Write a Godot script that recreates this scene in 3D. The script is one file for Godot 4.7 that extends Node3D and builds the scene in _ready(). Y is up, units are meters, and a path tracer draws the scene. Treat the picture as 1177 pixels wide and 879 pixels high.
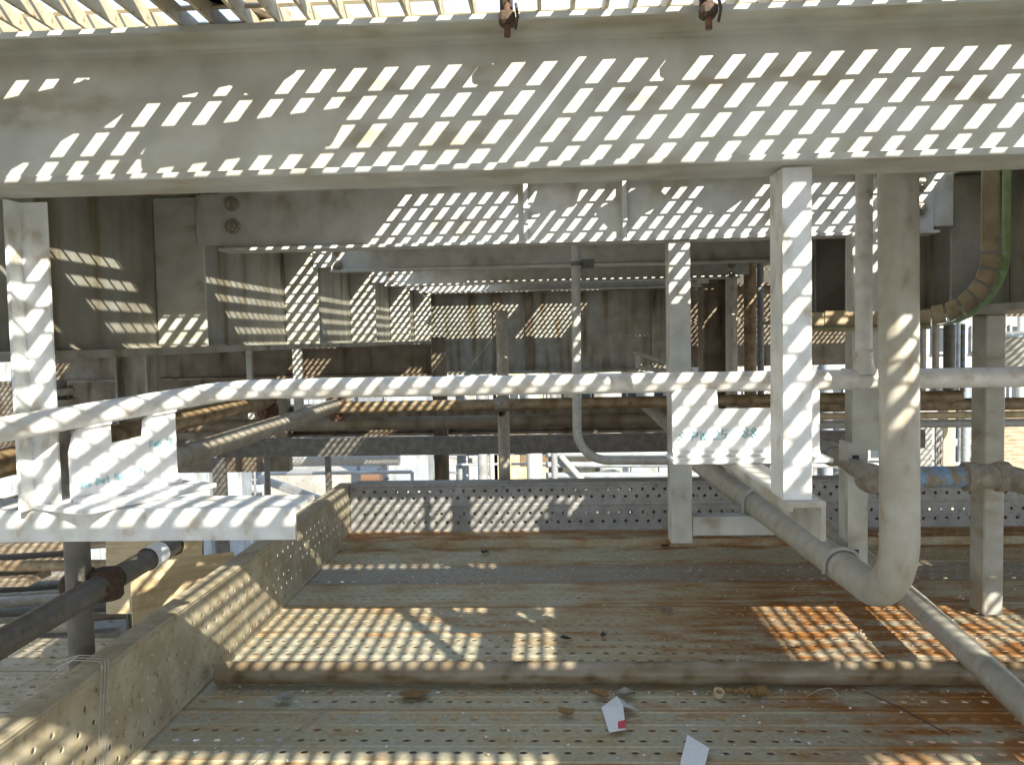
extends Node3D
# Underneath a steel platform: sun falls through an open grating onto beams, pipes and a scaffold floor.
# World: x right along the cross beams, -z away along the girders, eye height y = 0, scaffold floor y = -0.82.

const FLOOR := -0.82
const GROUND := -7.0
var M := {}
var rng := RandomNumberGenerator.new()

# ---------------------------------------------------------------- mesh builder
class MB:
	var v := PackedVector3Array()
	var n := PackedVector3Array()
	func tri(a: Vector3, b: Vector3, c: Vector3, na: Vector3, nb := Vector3.ZERO, nc := Vector3.ZERO) -> void:
		if nb == Vector3.ZERO:
			nb = na
			nc = na
		if (b - a).cross(c - a).dot(na + nb + nc) > 0.0:
			v.append_array(PackedVector3Array([a, c, b]))
			n.append_array(PackedVector3Array([na, nc, nb]))
		else:
			v.append_array(PackedVector3Array([a, b, c]))
			n.append_array(PackedVector3Array([na, nb, nc]))
	func quad(a: Vector3, b: Vector3, c: Vector3, d: Vector3, nn: Vector3) -> void:
		tri(a, b, c, nn)
		tri(a, c, d, nn)
	func flat(a: Vector3, b: Vector3, c: Vector3, d: Vector3, hint: Vector3) -> void:
		var nn := (b - a).cross(c - a)
		if nn.length() < 1e-12:
			nn = (c - a).cross(d - a)
		nn = nn.normalized()
		if nn.dot(hint) < 0.0:
			nn = -nn
		quad(a, b, c, d, nn)
	# box with bevelled edges
	func box(c: Vector3, s: Vector3, ch := 0.0, b := Basis.IDENTITY) -> void:
		var h := s * 0.5
		ch = minf(ch, minf(h.x, minf(h.y, h.z)) * 0.6)
		for i in 3:
			var j := (i + 1) % 3
			var k := (i + 2) % 3
			for si in [-1.0, 1.0]:
				var q := []
				for m in [[-1.0, -1.0], [1.0, -1.0], [1.0, 1.0], [-1.0, 1.0]]:
					var p := Vector3.ZERO
					p[i] = si * h[i]
					p[j] = m[0] * (h[j] - ch)
					p[k] = m[1] * (h[k] - ch)
					q.append(c + b * p)
				var nn := Vector3.ZERO
				nn[i] = si
				quad(q[0], q[1], q[2], q[3], b * nn)
			if ch > 0.0:
				for sj in [-1.0, 1.0]:
					for sk in [-1.0, 1.0]:
						var q := []
						for m in [[-1.0, 0], [1.0, 0], [1.0, 1], [-1.0, 1]]:
							var p := Vector3.ZERO
							p[i] = m[0] * (h[i] - ch)
							p[j] = sj * (h[j] - (ch if m[1] == 0 else 0.0))
							p[k] = sk * (h[k] - (0.0 if m[1] == 0 else ch))
							q.append(c + b * p)
						var nn := Vector3.ZERO
						nn[j] = sj
						nn[k] = sk
						quad(q[0], q[1], q[2], q[3], (b * nn).normalized())
		if ch > 0.0:
			for sx in [-1.0, 1.0]:
				for sy in [-1.0, 1.0]:
					for sz in [-1.0, 1.0]:
						var s3 := Vector3(sx, sy, sz)
						var p := (h - Vector3.ONE * ch) * s3
						tri(c + b * (p + Vector3(sx * ch, 0, 0)), c + b * (p + Vector3(0, sy * ch, 0)), c + b * (p + Vector3(0, 0, sz * ch)), (b * s3).normalized())
	# box from corner to corner
	func bb(x0: float, x1: float, y0: float, y1: float, z0: float, z1: float, ch := 0.0015) -> void:
		box(Vector3(x0 + x1, y0 + y1, z0 + z1) * 0.5, Vector3(absf(x1 - x0), absf(y1 - y0), absf(z1 - z0)), ch)
	# counter-clockwise profile in local x, y swept along local z
	func extrude(poly: PackedVector2Array, t: Transform3D, length: float) -> void:
		var m := poly.size()
		for i in m:
			var a := poly[i]
			var b := poly[(i + 1) % m]
			var d := (b - a).normalized()
			var nn := t.basis * Vector3(d.y, -d.x, 0)
			quad(t * Vector3(a.x, a.y, 0), t * Vector3(b.x, b.y, 0), t * Vector3(b.x, b.y, length), t * Vector3(a.x, a.y, length), nn)
		var ix := Geometry2D.triangulate_polygon(poly)
		for i in range(0, ix.size(), 3):
			for e in [0.0, length]:
				tri(t * Vector3(poly[ix[i]].x, poly[ix[i]].y, e), t * Vector3(poly[ix[i + 1]].x, poly[ix[i + 1]].y, e), t * Vector3(poly[ix[i + 2]].x, poly[ix[i + 2]].y, e), t.basis * Vector3(0, 0, -1.0 if e == 0.0 else 1.0))
	# round bar along a path; rad may be one number or one per point
	func tube(path: Array, rad, seg := 16, caps := true) -> void:
		var rings := []
		var dirs := []
		var up := Vector3.ZERO
		for i in path.size():
			var t := Vector3.ZERO
			if i > 0:
				t += (path[i] - path[i - 1]).normalized()
			if i < path.size() - 1:
				t += (path[i + 1] - path[i]).normalized()
			t = t.normalized()
			if up == Vector3.ZERO:
				up = t.cross(Vector3.UP if absf(t.y) < 0.9 else Vector3.RIGHT).normalized()
			up = (up - t * up.dot(t)).normalized()
			var side := t.cross(up)
			var r: float = rad[i] if rad is Array else rad
			var ring := []
			for k in seg + 1:
				var a := TAU * k / seg
				var d := up * cos(a) + side * sin(a)
				ring.append([path[i] + d * r, d])
			rings.append(ring)
			dirs.append(t)
		for i in path.size() - 1:
			for k in seg:
				var a = rings[i][k]
				var b = rings[i][k + 1]
				var c = rings[i + 1][k + 1]
				var d = rings[i + 1][k]
				tri(a[0], b[0], c[0], a[1], b[1], c[1])
				tri(a[0], c[0], d[0], a[1], c[1], d[1])
		if caps:
			for e in [0, path.size() - 1]:
				var nn: Vector3 = -dirs[e] if e == 0 else dirs[e]
				for k in seg:
					tri(path[e], rings[e][k][0], rings[e][k + 1][0], nn)
	func cyl(a: Vector3, b: Vector3, r: float, seg := 16) -> void:
		tube([a, b], r, seg)
	# profile of [radius, height] pairs turned round an axis
	func lathe(base: Vector3, axis: Vector3, prof: Array, seg := 20) -> void:
		var path := []
		var rr := []
		for p in prof:
			path.append(base + axis * p[1])
			rr.append(maxf(p[0], 0.0005))
		var u := axis.cross(Vector3.UP if absf(axis.y) < 0.9 else Vector3.RIGHT).normalized()
		var w := axis.cross(u)
		for i in prof.size() - 1:
			var dr: float = prof[i + 1][0] - prof[i][0]
			var dh: float = prof[i + 1][1] - prof[i][1]
			for k in seg:
				var a0 := TAU * k / seg
				var a1 := TAU * (k + 1) / seg
				var d0 := u * cos(a0) + w * sin(a0)
				var d1 := u * cos(a1) + w * sin(a1)
				var n0 := (d0 * dh - axis * dr).normalized()
				var n1 := (d1 * dh - axis * dr).normalized()
				tri(path[i] + d0 * rr[i], path[i] + d1 * rr[i], path[i + 1] + d1 * rr[i + 1], n0, n1, n1)
				tri(path[i] + d0 * rr[i], path[i + 1] + d1 * rr[i + 1], path[i + 1] + d0 * rr[i + 1], n0, n1, n0)
	func mesh(off: Vector3) -> ArrayMesh:
		var vv := PackedVector3Array()
		vv.resize(v.size())
		for i in v.size():
			vv[i] = v[i] - off
		var a := []
		a.resize(Mesh.ARRAY_MAX)
		a[Mesh.ARRAY_VERTEX] = vv
		a[Mesh.ARRAY_NORMAL] = n
		var m := ArrayMesh.new()
		m.add_surface_from_arrays(Mesh.PRIMITIVE_TRIANGLES, a)
		return m
	func base() -> Vector3:
		var lo := v[0]
		var hi := v[0]
		for p in v:
			lo = lo.min(p)
			hi = hi.max(p)
		return Vector3((lo.x + hi.x) * 0.5, lo.y, (lo.z + hi.z) * 0.5)

# ---------------------------------------------------------------- scene helpers
var taken := {}
func numbered(called: String) -> String:
	var k: int = taken.get(called, 0)
	taken[called] = k + 1
	return called if k == 0 else "%s_%03d" % [called, k]

func tag(o: Node, label: String, category: String, group := "", kind := "") -> void:
	if label: o.set_meta("label", label)
	if category: o.set_meta("category", category)
	if group: o.set_meta("group", group)
	if kind: o.set_meta("kind", kind)

func thing(called: String, label: String, category: String, at: Vector3, group := "") -> Node3D:
	var o := Node3D.new()
	o.name = numbered(called)
	add_child(o)
	o.position = at
	tag(o, label, category, group)
	return o

func where(o: Node3D) -> Vector3:
	var p := Vector3.ZERO
	var x: Node = o
	while x != self:
		p += (x as Node3D).position
		x = x.get_parent()
	return p

# a part, given in world places
func part(parent: Node3D, called: String, b: MB, m: Material, kind := "") -> MeshInstance3D:
	var o := MeshInstance3D.new()
	o.name = called
	o.mesh = b.mesh(where(parent))
	o.material_override = m
	parent.add_child(o, true)
	if kind: o.set_meta("kind", kind)
	return o

# a thing of one mesh, its origin at its base
func solo(called: String, label: String, category: String, b: MB, m: Material, group := "", kind := "") -> MeshInstance3D:
	var o := MeshInstance3D.new()
	o.name = numbered(called)
	var at := b.base()
	o.mesh = b.mesh(at)
	o.material_override = m
	add_child(o)
	o.position = at
	tag(o, label, category, group, kind)
	return o

func along_x(x: float, y: float, z: float) -> Transform3D:
	return Transform3D(Basis(Vector3(0, 0, -1), Vector3.UP, Vector3.RIGHT), Vector3(x, y, z))
func along_z(x: float, y: float, z: float) -> Transform3D:   # runs away, local x = left to right mirrored
	return Transform3D(Basis(Vector3(-1, 0, 0), Vector3.UP, Vector3(0, 0, -1)), Vector3(x, y, z))
func along_y(x: float, y: float, z: float) -> Transform3D:   # upright, local x = right, local y = away
	return Transform3D(Basis(Vector3.RIGHT, Vector3(0, 0, -1), Vector3.UP), Vector3(x, y, z))

# I profile centred on x, from y0 to y1, with root fillets
func i_profile(b: float, y0: float, y1: float, tw: float, tf: float, r: float) -> PackedVector2Array:
	var p := PackedVector2Array()
	var h := b * 0.5
	var w := tw * 0.5
	p.append(Vector2(-h, y0)); p.append(Vector2(h, y0)); p.append(Vector2(h, y0 + tf))
	for k in 4:
		var a := PI * 0.5 * k / 3.0
		p.append(Vector2(w + r - r * sin(a), y0 + tf + r - r * cos(a)))
	for k in 4:
		var a := PI * 0.5 * k / 3.0
		p.append(Vector2(w + r - r * cos(a), y1 - tf - r + r * sin(a)))
	p.append(Vector2(h, y1 - tf)); p.append(Vector2(h, y1)); p.append(Vector2(-h, y1)); p.append(Vector2(-h, y1 - tf))
	for k in 4:
		var a := PI * 0.5 * k / 3.0
		p.append(Vector2(-w - r + r * sin(a), y1 - tf - r + r * cos(a)))
	for k in 4:
		var a := PI * 0.5 * k / 3.0
		p.append(Vector2(-w - r + r * cos(a), y0 + tf + r - r * sin(a)))
	p.append(Vector2(-h, y0 + tf))
	return p

# polyline with rounded corners
func bent(pts: Array, r: float, n := 8) -> Array:
	var out := [pts[0]]
	for i in range(1, pts.size() - 1):
		var a: Vector3 = (pts[i - 1] - pts[i]).normalized()
		var b: Vector3 = (pts[i + 1] - pts[i]).normalized()
		var half := acos(clampf(a.dot(b), -1, 1)) * 0.5
		var d := r / tan(half)
		var c: Vector3 = pts[i] + (a + b).normalized() * (r / sin(half))
		var s: Vector3 = pts[i] + a * d - c
		var e: Vector3 = pts[i] + b * d - c
		for k in n + 1:
			out.append(c + s.slerp(e, float(k) / n))
	out.append(pts[-1])
	return out

func bolt(parent: Node3D, at: Vector3, axis: Vector3, r: float, m: Material) -> void:
	var b := MB.new()
	b.tube([at, at + axis * r * 0.35], r * 1.35, 18)
	b.tube([at + axis * r * 0.35, at + axis * r * 1.25], r, 6)
	b.tube([at + axis * r * 1.25, at + axis * r * 2.0], r * 0.55, 12)
	part(parent, "bolt", b, m)

# ---------------------------------------------------------------- materials
func lin(r: float, g: float, b: float) -> Color:
	return Color(r, g, b).linear_to_srgb()

func noise_texture(sd: int, freq: float, offsets: Array, colors: Array, size := 512, oct := 4) -> NoiseTexture2D:
	var f := FastNoiseLite.new()
	f.seed = sd
	f.frequency = freq
	f.noise_type = FastNoiseLite.TYPE_SIMPLEX_SMOOTH
	f.fractal_octaves = oct
	var t := NoiseTexture2D.new()
	t.width = size
	t.height = size
	t.seamless = true
	t.noise = f
	if colors.size():
		var g := Gradient.new()
		g.offsets = PackedFloat32Array(offsets)
		g.colors = PackedColorArray(colors)
		t.color_ramp = g
	return t

var bump_tex: NoiseTexture2D
var streak_tex: NoiseTexture2D
var rust_streak_tex: NoiseTexture2D
var speck_tex: NoiseTexture2D
var seed_count := 11

# base colours are linear, dark and light tone of the mottling
func surface(called: String, dark: Color, light: Color, rough: float, scale: Vector3, over: Texture2D = null, over_scale := Vector3(1, 1, 1), bump := 0.05, metal := 0.0) -> StandardMaterial3D:
	var m := StandardMaterial3D.new()
	m.resource_name = called
	seed_count += 7
	m.albedo_texture = noise_texture(seed_count, 0.012, [0.25, 0.75], [dark.linear_to_srgb(), light.linear_to_srgb()])
	m.roughness = rough
	m.metallic = metal
	m.uv1_triplanar = true
	m.uv1_world_triplanar = true
	m.uv1_scale = scale
	m.uv1_offset = Vector3(seed_count * 0.137, seed_count * 0.071, seed_count * 0.211)
	if over:
		m.detail_enabled = true
		m.detail_albedo = over
		m.detail_blend_mode = BaseMaterial3D.BLEND_MODE_MUL
		m.detail_uv_layer = BaseMaterial3D.DETAIL_UV_2
		m.uv2_triplanar = true
		m.uv2_world_triplanar = true
		m.uv2_scale = over_scale
		m.uv2_offset = Vector3(seed_count * 0.31, seed_count * 0.17, seed_count * 0.05)
	if bump > 0.0:
		m.heightmap_enabled = true
		m.heightmap_texture = bump_tex
		m.heightmap_scale = bump
	return m

# the scaffold floor: galvanised sheet, dust, and rust running along the joints and out of the corner by the pipes
func floor_picture() -> ImageTexture:
	var size := 1024
	var im := Image.create(size, size, false, Image.FORMAT_RGB8)
	var n1 := FastNoiseLite.new()
	n1.seed = 5
	n1.frequency = 1.6
	n1.fractal_octaves = 5
	var n2 := FastNoiseLite.new()
	n2.seed = 9
	n2.frequency = 9.0
	n2.fractal_octaves = 4
	var n3 := FastNoiseLite.new()
	n3.seed = 23
	n3.frequency = 60.0
	n3.fractal_octaves = 2
	var galv := Color(0.50, 0.485, 0.375)
	var dust := Color(0.44, 0.35, 0.205)
	var rust := Color(0.30, 0.115, 0.022)
	var tones := [0.92, 0.86, 1.0, 0.95, 1.04, 0.85, 0.9, 0.8, 0.9, 1.0, 0.95, 1.0, 0.9, 1.0, 0.95, 1.0]
	for r in size:
		var z := -3.5 + 3.4 * r / size
		var rel := fposmod(-z - 1.79 + 0.235 * 20.0, 0.235)
		var edge := minf(rel, 0.235 - rel)
		var row := clampi(int(floor((-z + 0.09) / 0.235)), 0, 15)
		for c in size:
			var x := -0.95 + 3.4 * c / size
			var a := n1.get_noise_2d(x * 0.5, z * 1.4)
			var b := n2.get_noise_2d(x * 0.55, z * 1.5)
			var s := n3.get_noise_2d(x, z)
			var d := clampf(0.42 + a * 0.8 + b * 0.9 + clampf((-z - 2.1) * 0.5, -0.3, 0.25), 0, 1)
			var k := galv * float(tones[row])
			k = k.lerp(dust, d * 0.8)
			if row == 12:
				k = k.lerp(Color(0.30, 0.30, 0.285), 0.7)
			var corner := exp(-pow((x - 0.9) / 0.5, 2.0) - pow((z + 2.28) / 0.42, 2.0)) + 0.9 * exp(-pow((x - 1.05) / 0.5, 2.0) - pow((z + 1.72) / 0.26, 2.0)) + 0.25 * exp(-pow((x + 0.2) / 0.2, 2.0) - pow((z + 2.35) / 0.12, 2.0))
			var back := 0.75 * smoothstep(3.1, 3.22, -z)
			var joint := exp(-edge / 0.018) * (0.7 if z < -2.0 else 0.4)
			var ru := clampf((corner * 1.25 + back + joint) * (0.75 + 1.3 * b + 0.7 * a) + maxf(0, b - 0.32) * 1.2, 0, 1)
			k = k.lerp(rust, ru * 0.9)
			k = k * (1.0 + 0.2 * s)
			im.set_pixel(c, r, k.linear_to_srgb())
	return ImageTexture.create_from_image(im)

func make_materials() -> void:
	bump_tex = noise_texture(3, 0.02, [], [], 512, 5)
	streak_tex = noise_texture(41, 0.015, [0.12, 0.32, 0.6], [Color(0.86, 0.82, 0.76), Color(0.96, 0.95, 0.93), Color(1, 1, 1)], 512, 4)
	rust_streak_tex = noise_texture(57, 0.015, [0.12, 0.28, 0.45, 0.7], [Color(0.62, 0.54, 0.42), Color(0.82, 0.77, 0.68), Color(0.95, 0.93, 0.9), Color(1, 1, 1)], 512, 4)
	speck_tex = noise_texture(77, 0.045, [0.08, 0.17, 0.4], [Color(0.68, 0.58, 0.47), Color(0.93, 0.91, 0.87), Color(1, 1, 1)], 512, 3)
	var flow := Vector3(1.1, 0.16, 1.1)
	var lie := Vector3(0.7, 2.6, 0.7)
	M.beam = surface("painted_beam_steel", Color(0.38, 0.382, 0.342), Color(0.46, 0.467, 0.425), 0.5, Vector3(1.6, 1.6, 1.6), streak_tex, Vector3(0.7, 1.6, 0.7), 0.04)
	M.beam_clean = surface("pale_beam_steel", Color(0.42, 0.43, 0.41), Color(0.50, 0.51, 0.49), 0.5, Vector3(2, 2, 2), streak_tex, Vector3(1.2, 0.8, 1.2), 0.04)
	M.girder = surface("weathered_girder_steel", Color(0.235, 0.238, 0.208), Color(0.30, 0.305, 0.272), 0.5, Vector3(1.2, 1.2, 1.2), rust_streak_tex, flow, 0.05)
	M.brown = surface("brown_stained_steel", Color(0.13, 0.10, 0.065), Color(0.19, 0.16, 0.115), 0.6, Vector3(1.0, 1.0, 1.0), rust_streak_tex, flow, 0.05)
	M.white = surface("white_paint", Color(0.60, 0.625, 0.635), Color(0.70, 0.725, 0.735), 0.42, Vector3(3, 3, 3), streak_tex, Vector3(3, 2, 3), 0.03)
	M.shoe = surface("off_white_paint", Color(0.66, 0.665, 0.67), Color(0.76, 0.765, 0.77), 0.45, Vector3(4, 4, 4), null, Vector3.ONE, 0.03)
	M.pipe = surface("white_pipe_paint", Color(0.60, 0.605, 0.59), Color(0.70, 0.70, 0.69), 0.4, Vector3(5, 5, 5), streak_tex, Vector3(3, 3, 3), 0.03)
	M.grey_pipe = surface("grey_pipe_paint", Color(0.40, 0.385, 0.335), Color(0.46, 0.45, 0.405), 0.42, Vector3(4, 4, 4), streak_tex, Vector3(3, 1.2, 3), 0.03)
	M.grate = surface("cream_grating_steel", Color(0.40, 0.34, 0.23), Color(0.50, 0.44, 0.32), 0.6, Vector3(3, 3, 3), speck_tex, Vector3(2, 2, 2), 0.0)
	M.toe = surface("dusty_plank_steel", Color(0.32, 0.275, 0.185), Color(0.42, 0.38, 0.285), 0.6, Vector3(1.4, 1.4, 1.4), speck_tex, Vector3(1.6, 1.6, 1.6), 0.06)
	M.toe_back = surface("grey_plank_steel", Color(0.29, 0.29, 0.275), Color(0.37, 0.37, 0.355), 0.5, Vector3(1.4, 1.4, 1.4), speck_tex, Vector3(1.6, 1.6, 1.6), 0.05, 0.2)
	M.tube = surface("rusty_scaffold_tube", Color(0.19, 0.135, 0.07), Color(0.32, 0.255, 0.165), 0.55, Vector3(2.5, 2.5, 2.5), rust_streak_tex, Vector3(2, 2, 2), 0.05)
	M.tube_grey = surface("grey_scaffold_tube", Color(0.24, 0.215, 0.17), Color(0.35, 0.325, 0.275), 0.5, Vector3(2.5, 2.5, 2.5), speck_tex, Vector3(2, 2, 2), 0.04)
	M.tube_dark = surface("dark_scaffold_tube", Color(0.09, 0.085, 0.072), Color(0.14, 0.13, 0.115), 0.5, Vector3(2.5, 2.5, 2.5), speck_tex, Vector3(2, 2, 2), 0.04)
	M.floor_tube = surface("floor_tube_steel", Color(0.22, 0.17, 0.10), Color(0.36, 0.33, 0.27), 0.38, Vector3(0.8, 3, 3), rust_streak_tex, Vector3(1.2, 1.2, 1.2), 0.03)
	M.rust = surface("rust", Color(0.07, 0.036, 0.02), Color(0.15, 0.078, 0.042), 0.85, Vector3(12, 12, 12), null, Vector3.ONE, 0.1)
	M.dark_rust = surface("dark_rust", Color(0.035, 0.022, 0.015), Color(0.075, 0.045, 0.028), 0.8, Vector3(12, 12, 12), null, Vector3.ONE, 0.1)
	M.bolt = surface("dirty_bolt_steel", Color(0.22, 0.19, 0.14), Color(0.38, 0.35, 0.29), 0.5, Vector3(14, 14, 14), null, Vector3.ONE, 0.03, 0.3)
	M.blue = surface("worn_blue_paint", Color(0.24, 0.17, 0.10), Color(0.17, 0.33, 0.55), 0.5, Vector3(6, 6, 6), speck_tex, Vector3(4, 4, 4), 0.05)
	M.fitting = surface("grey_fitting", Color(0.2, 0.17, 0.13), Color(0.31, 0.29, 0.25), 0.5, Vector3(8, 8, 8), speck_tex, Vector3(5, 5, 5), 0.05)
	M.brown_tray = surface("brown_coated_tray", Color(0.27, 0.205, 0.12), Color(0.36, 0.285, 0.18), 0.6, Vector3(3, 3, 3), streak_tex, Vector3(3, 2, 3), 0.03)
	M.green_tray = surface("green_coated_tray", Color(0.12, 0.18, 0.07), Color(0.19, 0.26, 0.12), 0.5, Vector3(5, 5, 5), null, Vector3.ONE, 0.02)
	M.wood = surface("plywood", Color(0.45, 0.36, 0.21), Color(0.56, 0.46, 0.30), 0.75, Vector3(1.2, 9, 1.2), streak_tex, Vector3(2, 1, 2), 0.04)
	M.timber = surface("weathered_timber", Color(0.20, 0.16, 0.11), Color(0.34, 0.28, 0.2), 0.8, Vector3(1, 8, 8), streak_tex, Vector3(2, 2, 2), 0.06)
	M.conduit = surface("grey_conduit", Color(0.33, 0.33, 0.31), Color(0.42, 0.42, 0.40), 0.4, Vector3(5, 5, 5), speck_tex, Vector3(4, 4, 4), 0.02)
	M.paper = surface("white_paper", Color(0.70, 0.72, 0.75), Color(0.80, 0.82, 0.84), 0.8, Vector3(20, 20, 20), null, Vector3.ONE, 0.0)
	M.red = surface("red_print", Color(0.5, 0.05, 0.08), Color(0.6, 0.09, 0.12), 0.7, Vector3(20, 20, 20), null, Vector3.ONE, 0.0)
	M.ink = surface("cyan_marker", Color(0.30, 0.56, 0.62), Color(0.38, 0.63, 0.68), 0.7, Vector3(20, 20, 20), null, Vector3.ONE, 0.0)
	M.black = surface("dark_rubber", Color(0.03, 0.03, 0.035), Color(0.06, 0.06, 0.065), 0.7, Vector3(20, 20, 20), null, Vector3.ONE, 0.0)
	M.leaf = surface("dead_leaf", Color(0.16, 0.09, 0.03), Color(0.30, 0.19, 0.08), 0.8, Vector3(40, 40, 40), null, Vector3.ONE, 0.0)
	M.wire = surface("tie_wire", Color(0.30, 0.29, 0.27), Color(0.40, 0.39, 0.37), 0.4, Vector3(9, 9, 9), null, Vector3.ONE, 0.0, 0.4)
	M.concrete = surface("concrete", Color(0.20, 0.195, 0.18), Color(0.28, 0.27, 0.25), 0.85, Vector3(0.35, 0.35, 0.35), speck_tex, Vector3(0.4, 0.4, 0.4), 0.1)
	M.cream = surface("cream_render", Color(0.36, 0.30, 0.19), Color(0.43, 0.36, 0.24), 0.85, Vector3(0.3, 0.3, 0.3), streak_tex, Vector3(0.3, 0.15, 0.3), 0.0)
	M.clad = surface("pale_blue_cladding", Color(0.20, 0.225, 0.245), Color(0.26, 0.285, 0.305), 0.5, Vector3(0.5, 0.5, 0.5), streak_tex, Vector3(0.6, 0.2, 0.6), 0.0)
	M.offwhite = surface("off_white_wall", Color(0.27, 0.275, 0.275), Color(0.34, 0.345, 0.345), 0.7, Vector3(0.4, 0.4, 0.4), streak_tex, Vector3(0.4, 0.2, 0.4), 0.0)
	M.far_grey = surface("far_grey_steel", Color(0.16, 0.165, 0.17), Color(0.22, 0.225, 0.23), 0.5, Vector3(0.8, 0.8, 0.8), streak_tex, Vector3(1, 0.4, 1), 0.0)
	M.far_brown = surface("brown_panel", Color(0.10, 0.065, 0.03), Color(0.14, 0.095, 0.05), 0.7, Vector3(0.8, 0.8, 0.8), null, Vector3.ONE, 0.0)
	M.orange = surface("faded_orange", Color(0.10, 0.042, 0.03), Color(0.14, 0.06, 0.042), 0.6, Vector3(3, 3, 3), null, Vector3.ONE, 0.0)
	M.alu = surface("bright_cladding", Color(0.42, 0.42, 0.37), Color(0.52, 0.52, 0.46), 0.3, Vector3(1.5, 1.5, 1.5), null, Vector3.ONE, 0.0, 0.4)
	var g := StandardMaterial3D.new()
	g.resource_name = "dark_window_glass"
	g.albedo_color = lin(0.04, 0.05, 0.06)
	g.roughness = 0.08
	M.glass = g
	var f := StandardMaterial3D.new()
	f.resource_name = "galvanised_floor_sheet"
	f.albedo_texture = floor_picture()
	f.roughness = 0.6
	f.metallic_specular = 0.3
	f.uv1_triplanar = true
	f.uv1_world_triplanar = true
	f.uv1_scale = Vector3.ONE / 3.4
	f.uv1_offset = Vector3(0.95 / 3.4, 0, 3.5 / 3.4)
	f.heightmap_enabled = true
	f.heightmap_texture = bump_tex
	f.heightmap_scale = 0.08
	M.floor = f

# ---------------------------------------------------------------- scaffold plank: folded sheet with ribs and pierced dimples
func plank_mesh(length: float, rows: Array, ribs: Array, pitch: float, rx: float, rz: float) -> ArrayMesh:
	var b := MB.new()
	var w := 0.229
	var up := Vector3.UP
	# strips between breaks; each hole row gets its own strip
	var marks := [[0.0, -0.002], [0.004, 0.002], [0.012, 0.002], [0.016, 0.0]]
	for rr in ribs:
		marks.append_array([[rr - 0.006, 0.0], [rr - 0.002, 0.0016], [rr + 0.002, 0.0016], [rr + 0.006, 0.0]])
	marks.append_array([[w - 0.016, 0.0], [w - 0.012, 0.002], [w - 0.004, 0.002], [w, -0.002]])
	var half := 0.014
	for rr in rows:
		marks.append_array([[rr - half, 0.0], [rr + half, 0.0]])
	marks.sort_custom(func(p, q): return p[0] < q[0])
	for i in marks.size() - 1:
		var a = marks[i]
		var c = marks[i + 1]
		var mid: float = (a[0] + c[0]) * 0.5
		var is_row := -1
		for j in rows.size():
			if absf(rows[j] - mid) < 0.001:
				is_row = j
		if is_row < 0:
			b.flat(Vector3(0, a[1], a[0]), Vector3(length, a[1], a[0]), Vector3(length, c[1], c[0]), Vector3(0, c[1], c[0]), up)
			continue
		var x := pitch * (0.25 if is_row % 2 == 0 else 0.75)
		var first := x - pitch * 0.5
		if first > 0.0:
			b.quad(Vector3(0, 0, a[0]), Vector3(first, 0, a[0]), Vector3(first, 0, c[0]), Vector3(0, 0, c[0]), up)
		else:
			x += pitch
			first += pitch
			b.quad(Vector3(0, 0, a[0]), Vector3(first, 0, a[0]), Vector3(first, 0, c[0]), Vector3(0, 0, c[0]), up)
		while x + pitch * 0.5 < length:
			var o := []
			var m := []
			var q := []
			for k in 8:
				var t := TAU * k / 8.0
				var dx := signf(roundf(cos(t) * 10)) * pitch * 0.5
				var dz := signf(roundf(sin(t) * 10)) * half
				o.append(Vector3(x + dx, 0, mid + dz))
				m.append(Vector3(x + cos(t) * rx * 1.3, 0, mid + sin(t) * rz * 1.3))
				q.append(Vector3(x + cos(t) * rx, -0.0022, mid + sin(t) * rz))
			for k in 8:
				var l := (k + 1) % 8
				b.quad(o[k], o[l], m[l], m[k], up)
				b.flat(m[k], m[l], q[l], q[k], up)
			x += pitch
		b.quad(Vector3(x - pitch * 0.5, 0, a[0]), Vector3(length, 0, a[0]), Vector3(length, 0, c[0]), Vector3(x - pitch * 0.5, 0, c[0]), up)
	# folded sides and their inward lips
	var d := 0.05
	b.quad(Vector3(0, 0, 0), Vector3(length, 0, 0), Vector3(length, -d, 0), Vector3(0, -d, 0), Vector3(0, 0, -1))
	b.quad(Vector3(0, 0, w), Vector3(length, 0, w), Vector3(length, -d, w), Vector3(0, -d, w), Vector3(0, 0, 1))
	b.quad(Vector3(0, -d, 0), Vector3(length, -d, 0), Vector3(length, -d, 0.02), Vector3(0, -d, 0.02), Vector3(0, -1, 0))
	b.quad(Vector3(0, -d, w), Vector3(length, -d, w), Vector3(length, -d, w - 0.02), Vector3(0, -d, w - 0.02), Vector3(0, -1, 0))
	b.quad(Vector3(0, 0.001, 0), Vector3(0, 0.001, w), Vector3(0, -d, w), Vector3(0, -d, 0), Vector3(-1, 0, 0))
	b.quad(Vector3(length, 0.001, 0), Vector3(length, 0.001, w), Vector3(length, -d, w), Vector3(length, -d, 0), Vector3(1, 0, 0))
	return b.mesh(Vector3.ZERO)

func put(called: String, label: String, category: String, mesh: Mesh, m: Material, at: Vector3, basis := Basis.IDENTITY, group := "") -> MeshInstance3D:
	var o := MeshInstance3D.new()
	o.name = numbered(called)
	o.mesh = mesh
	o.material_override = m
	add_child(o)
	o.transform = Transform3D(basis, at)
	tag(o, label, category, group)
	return o

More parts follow.
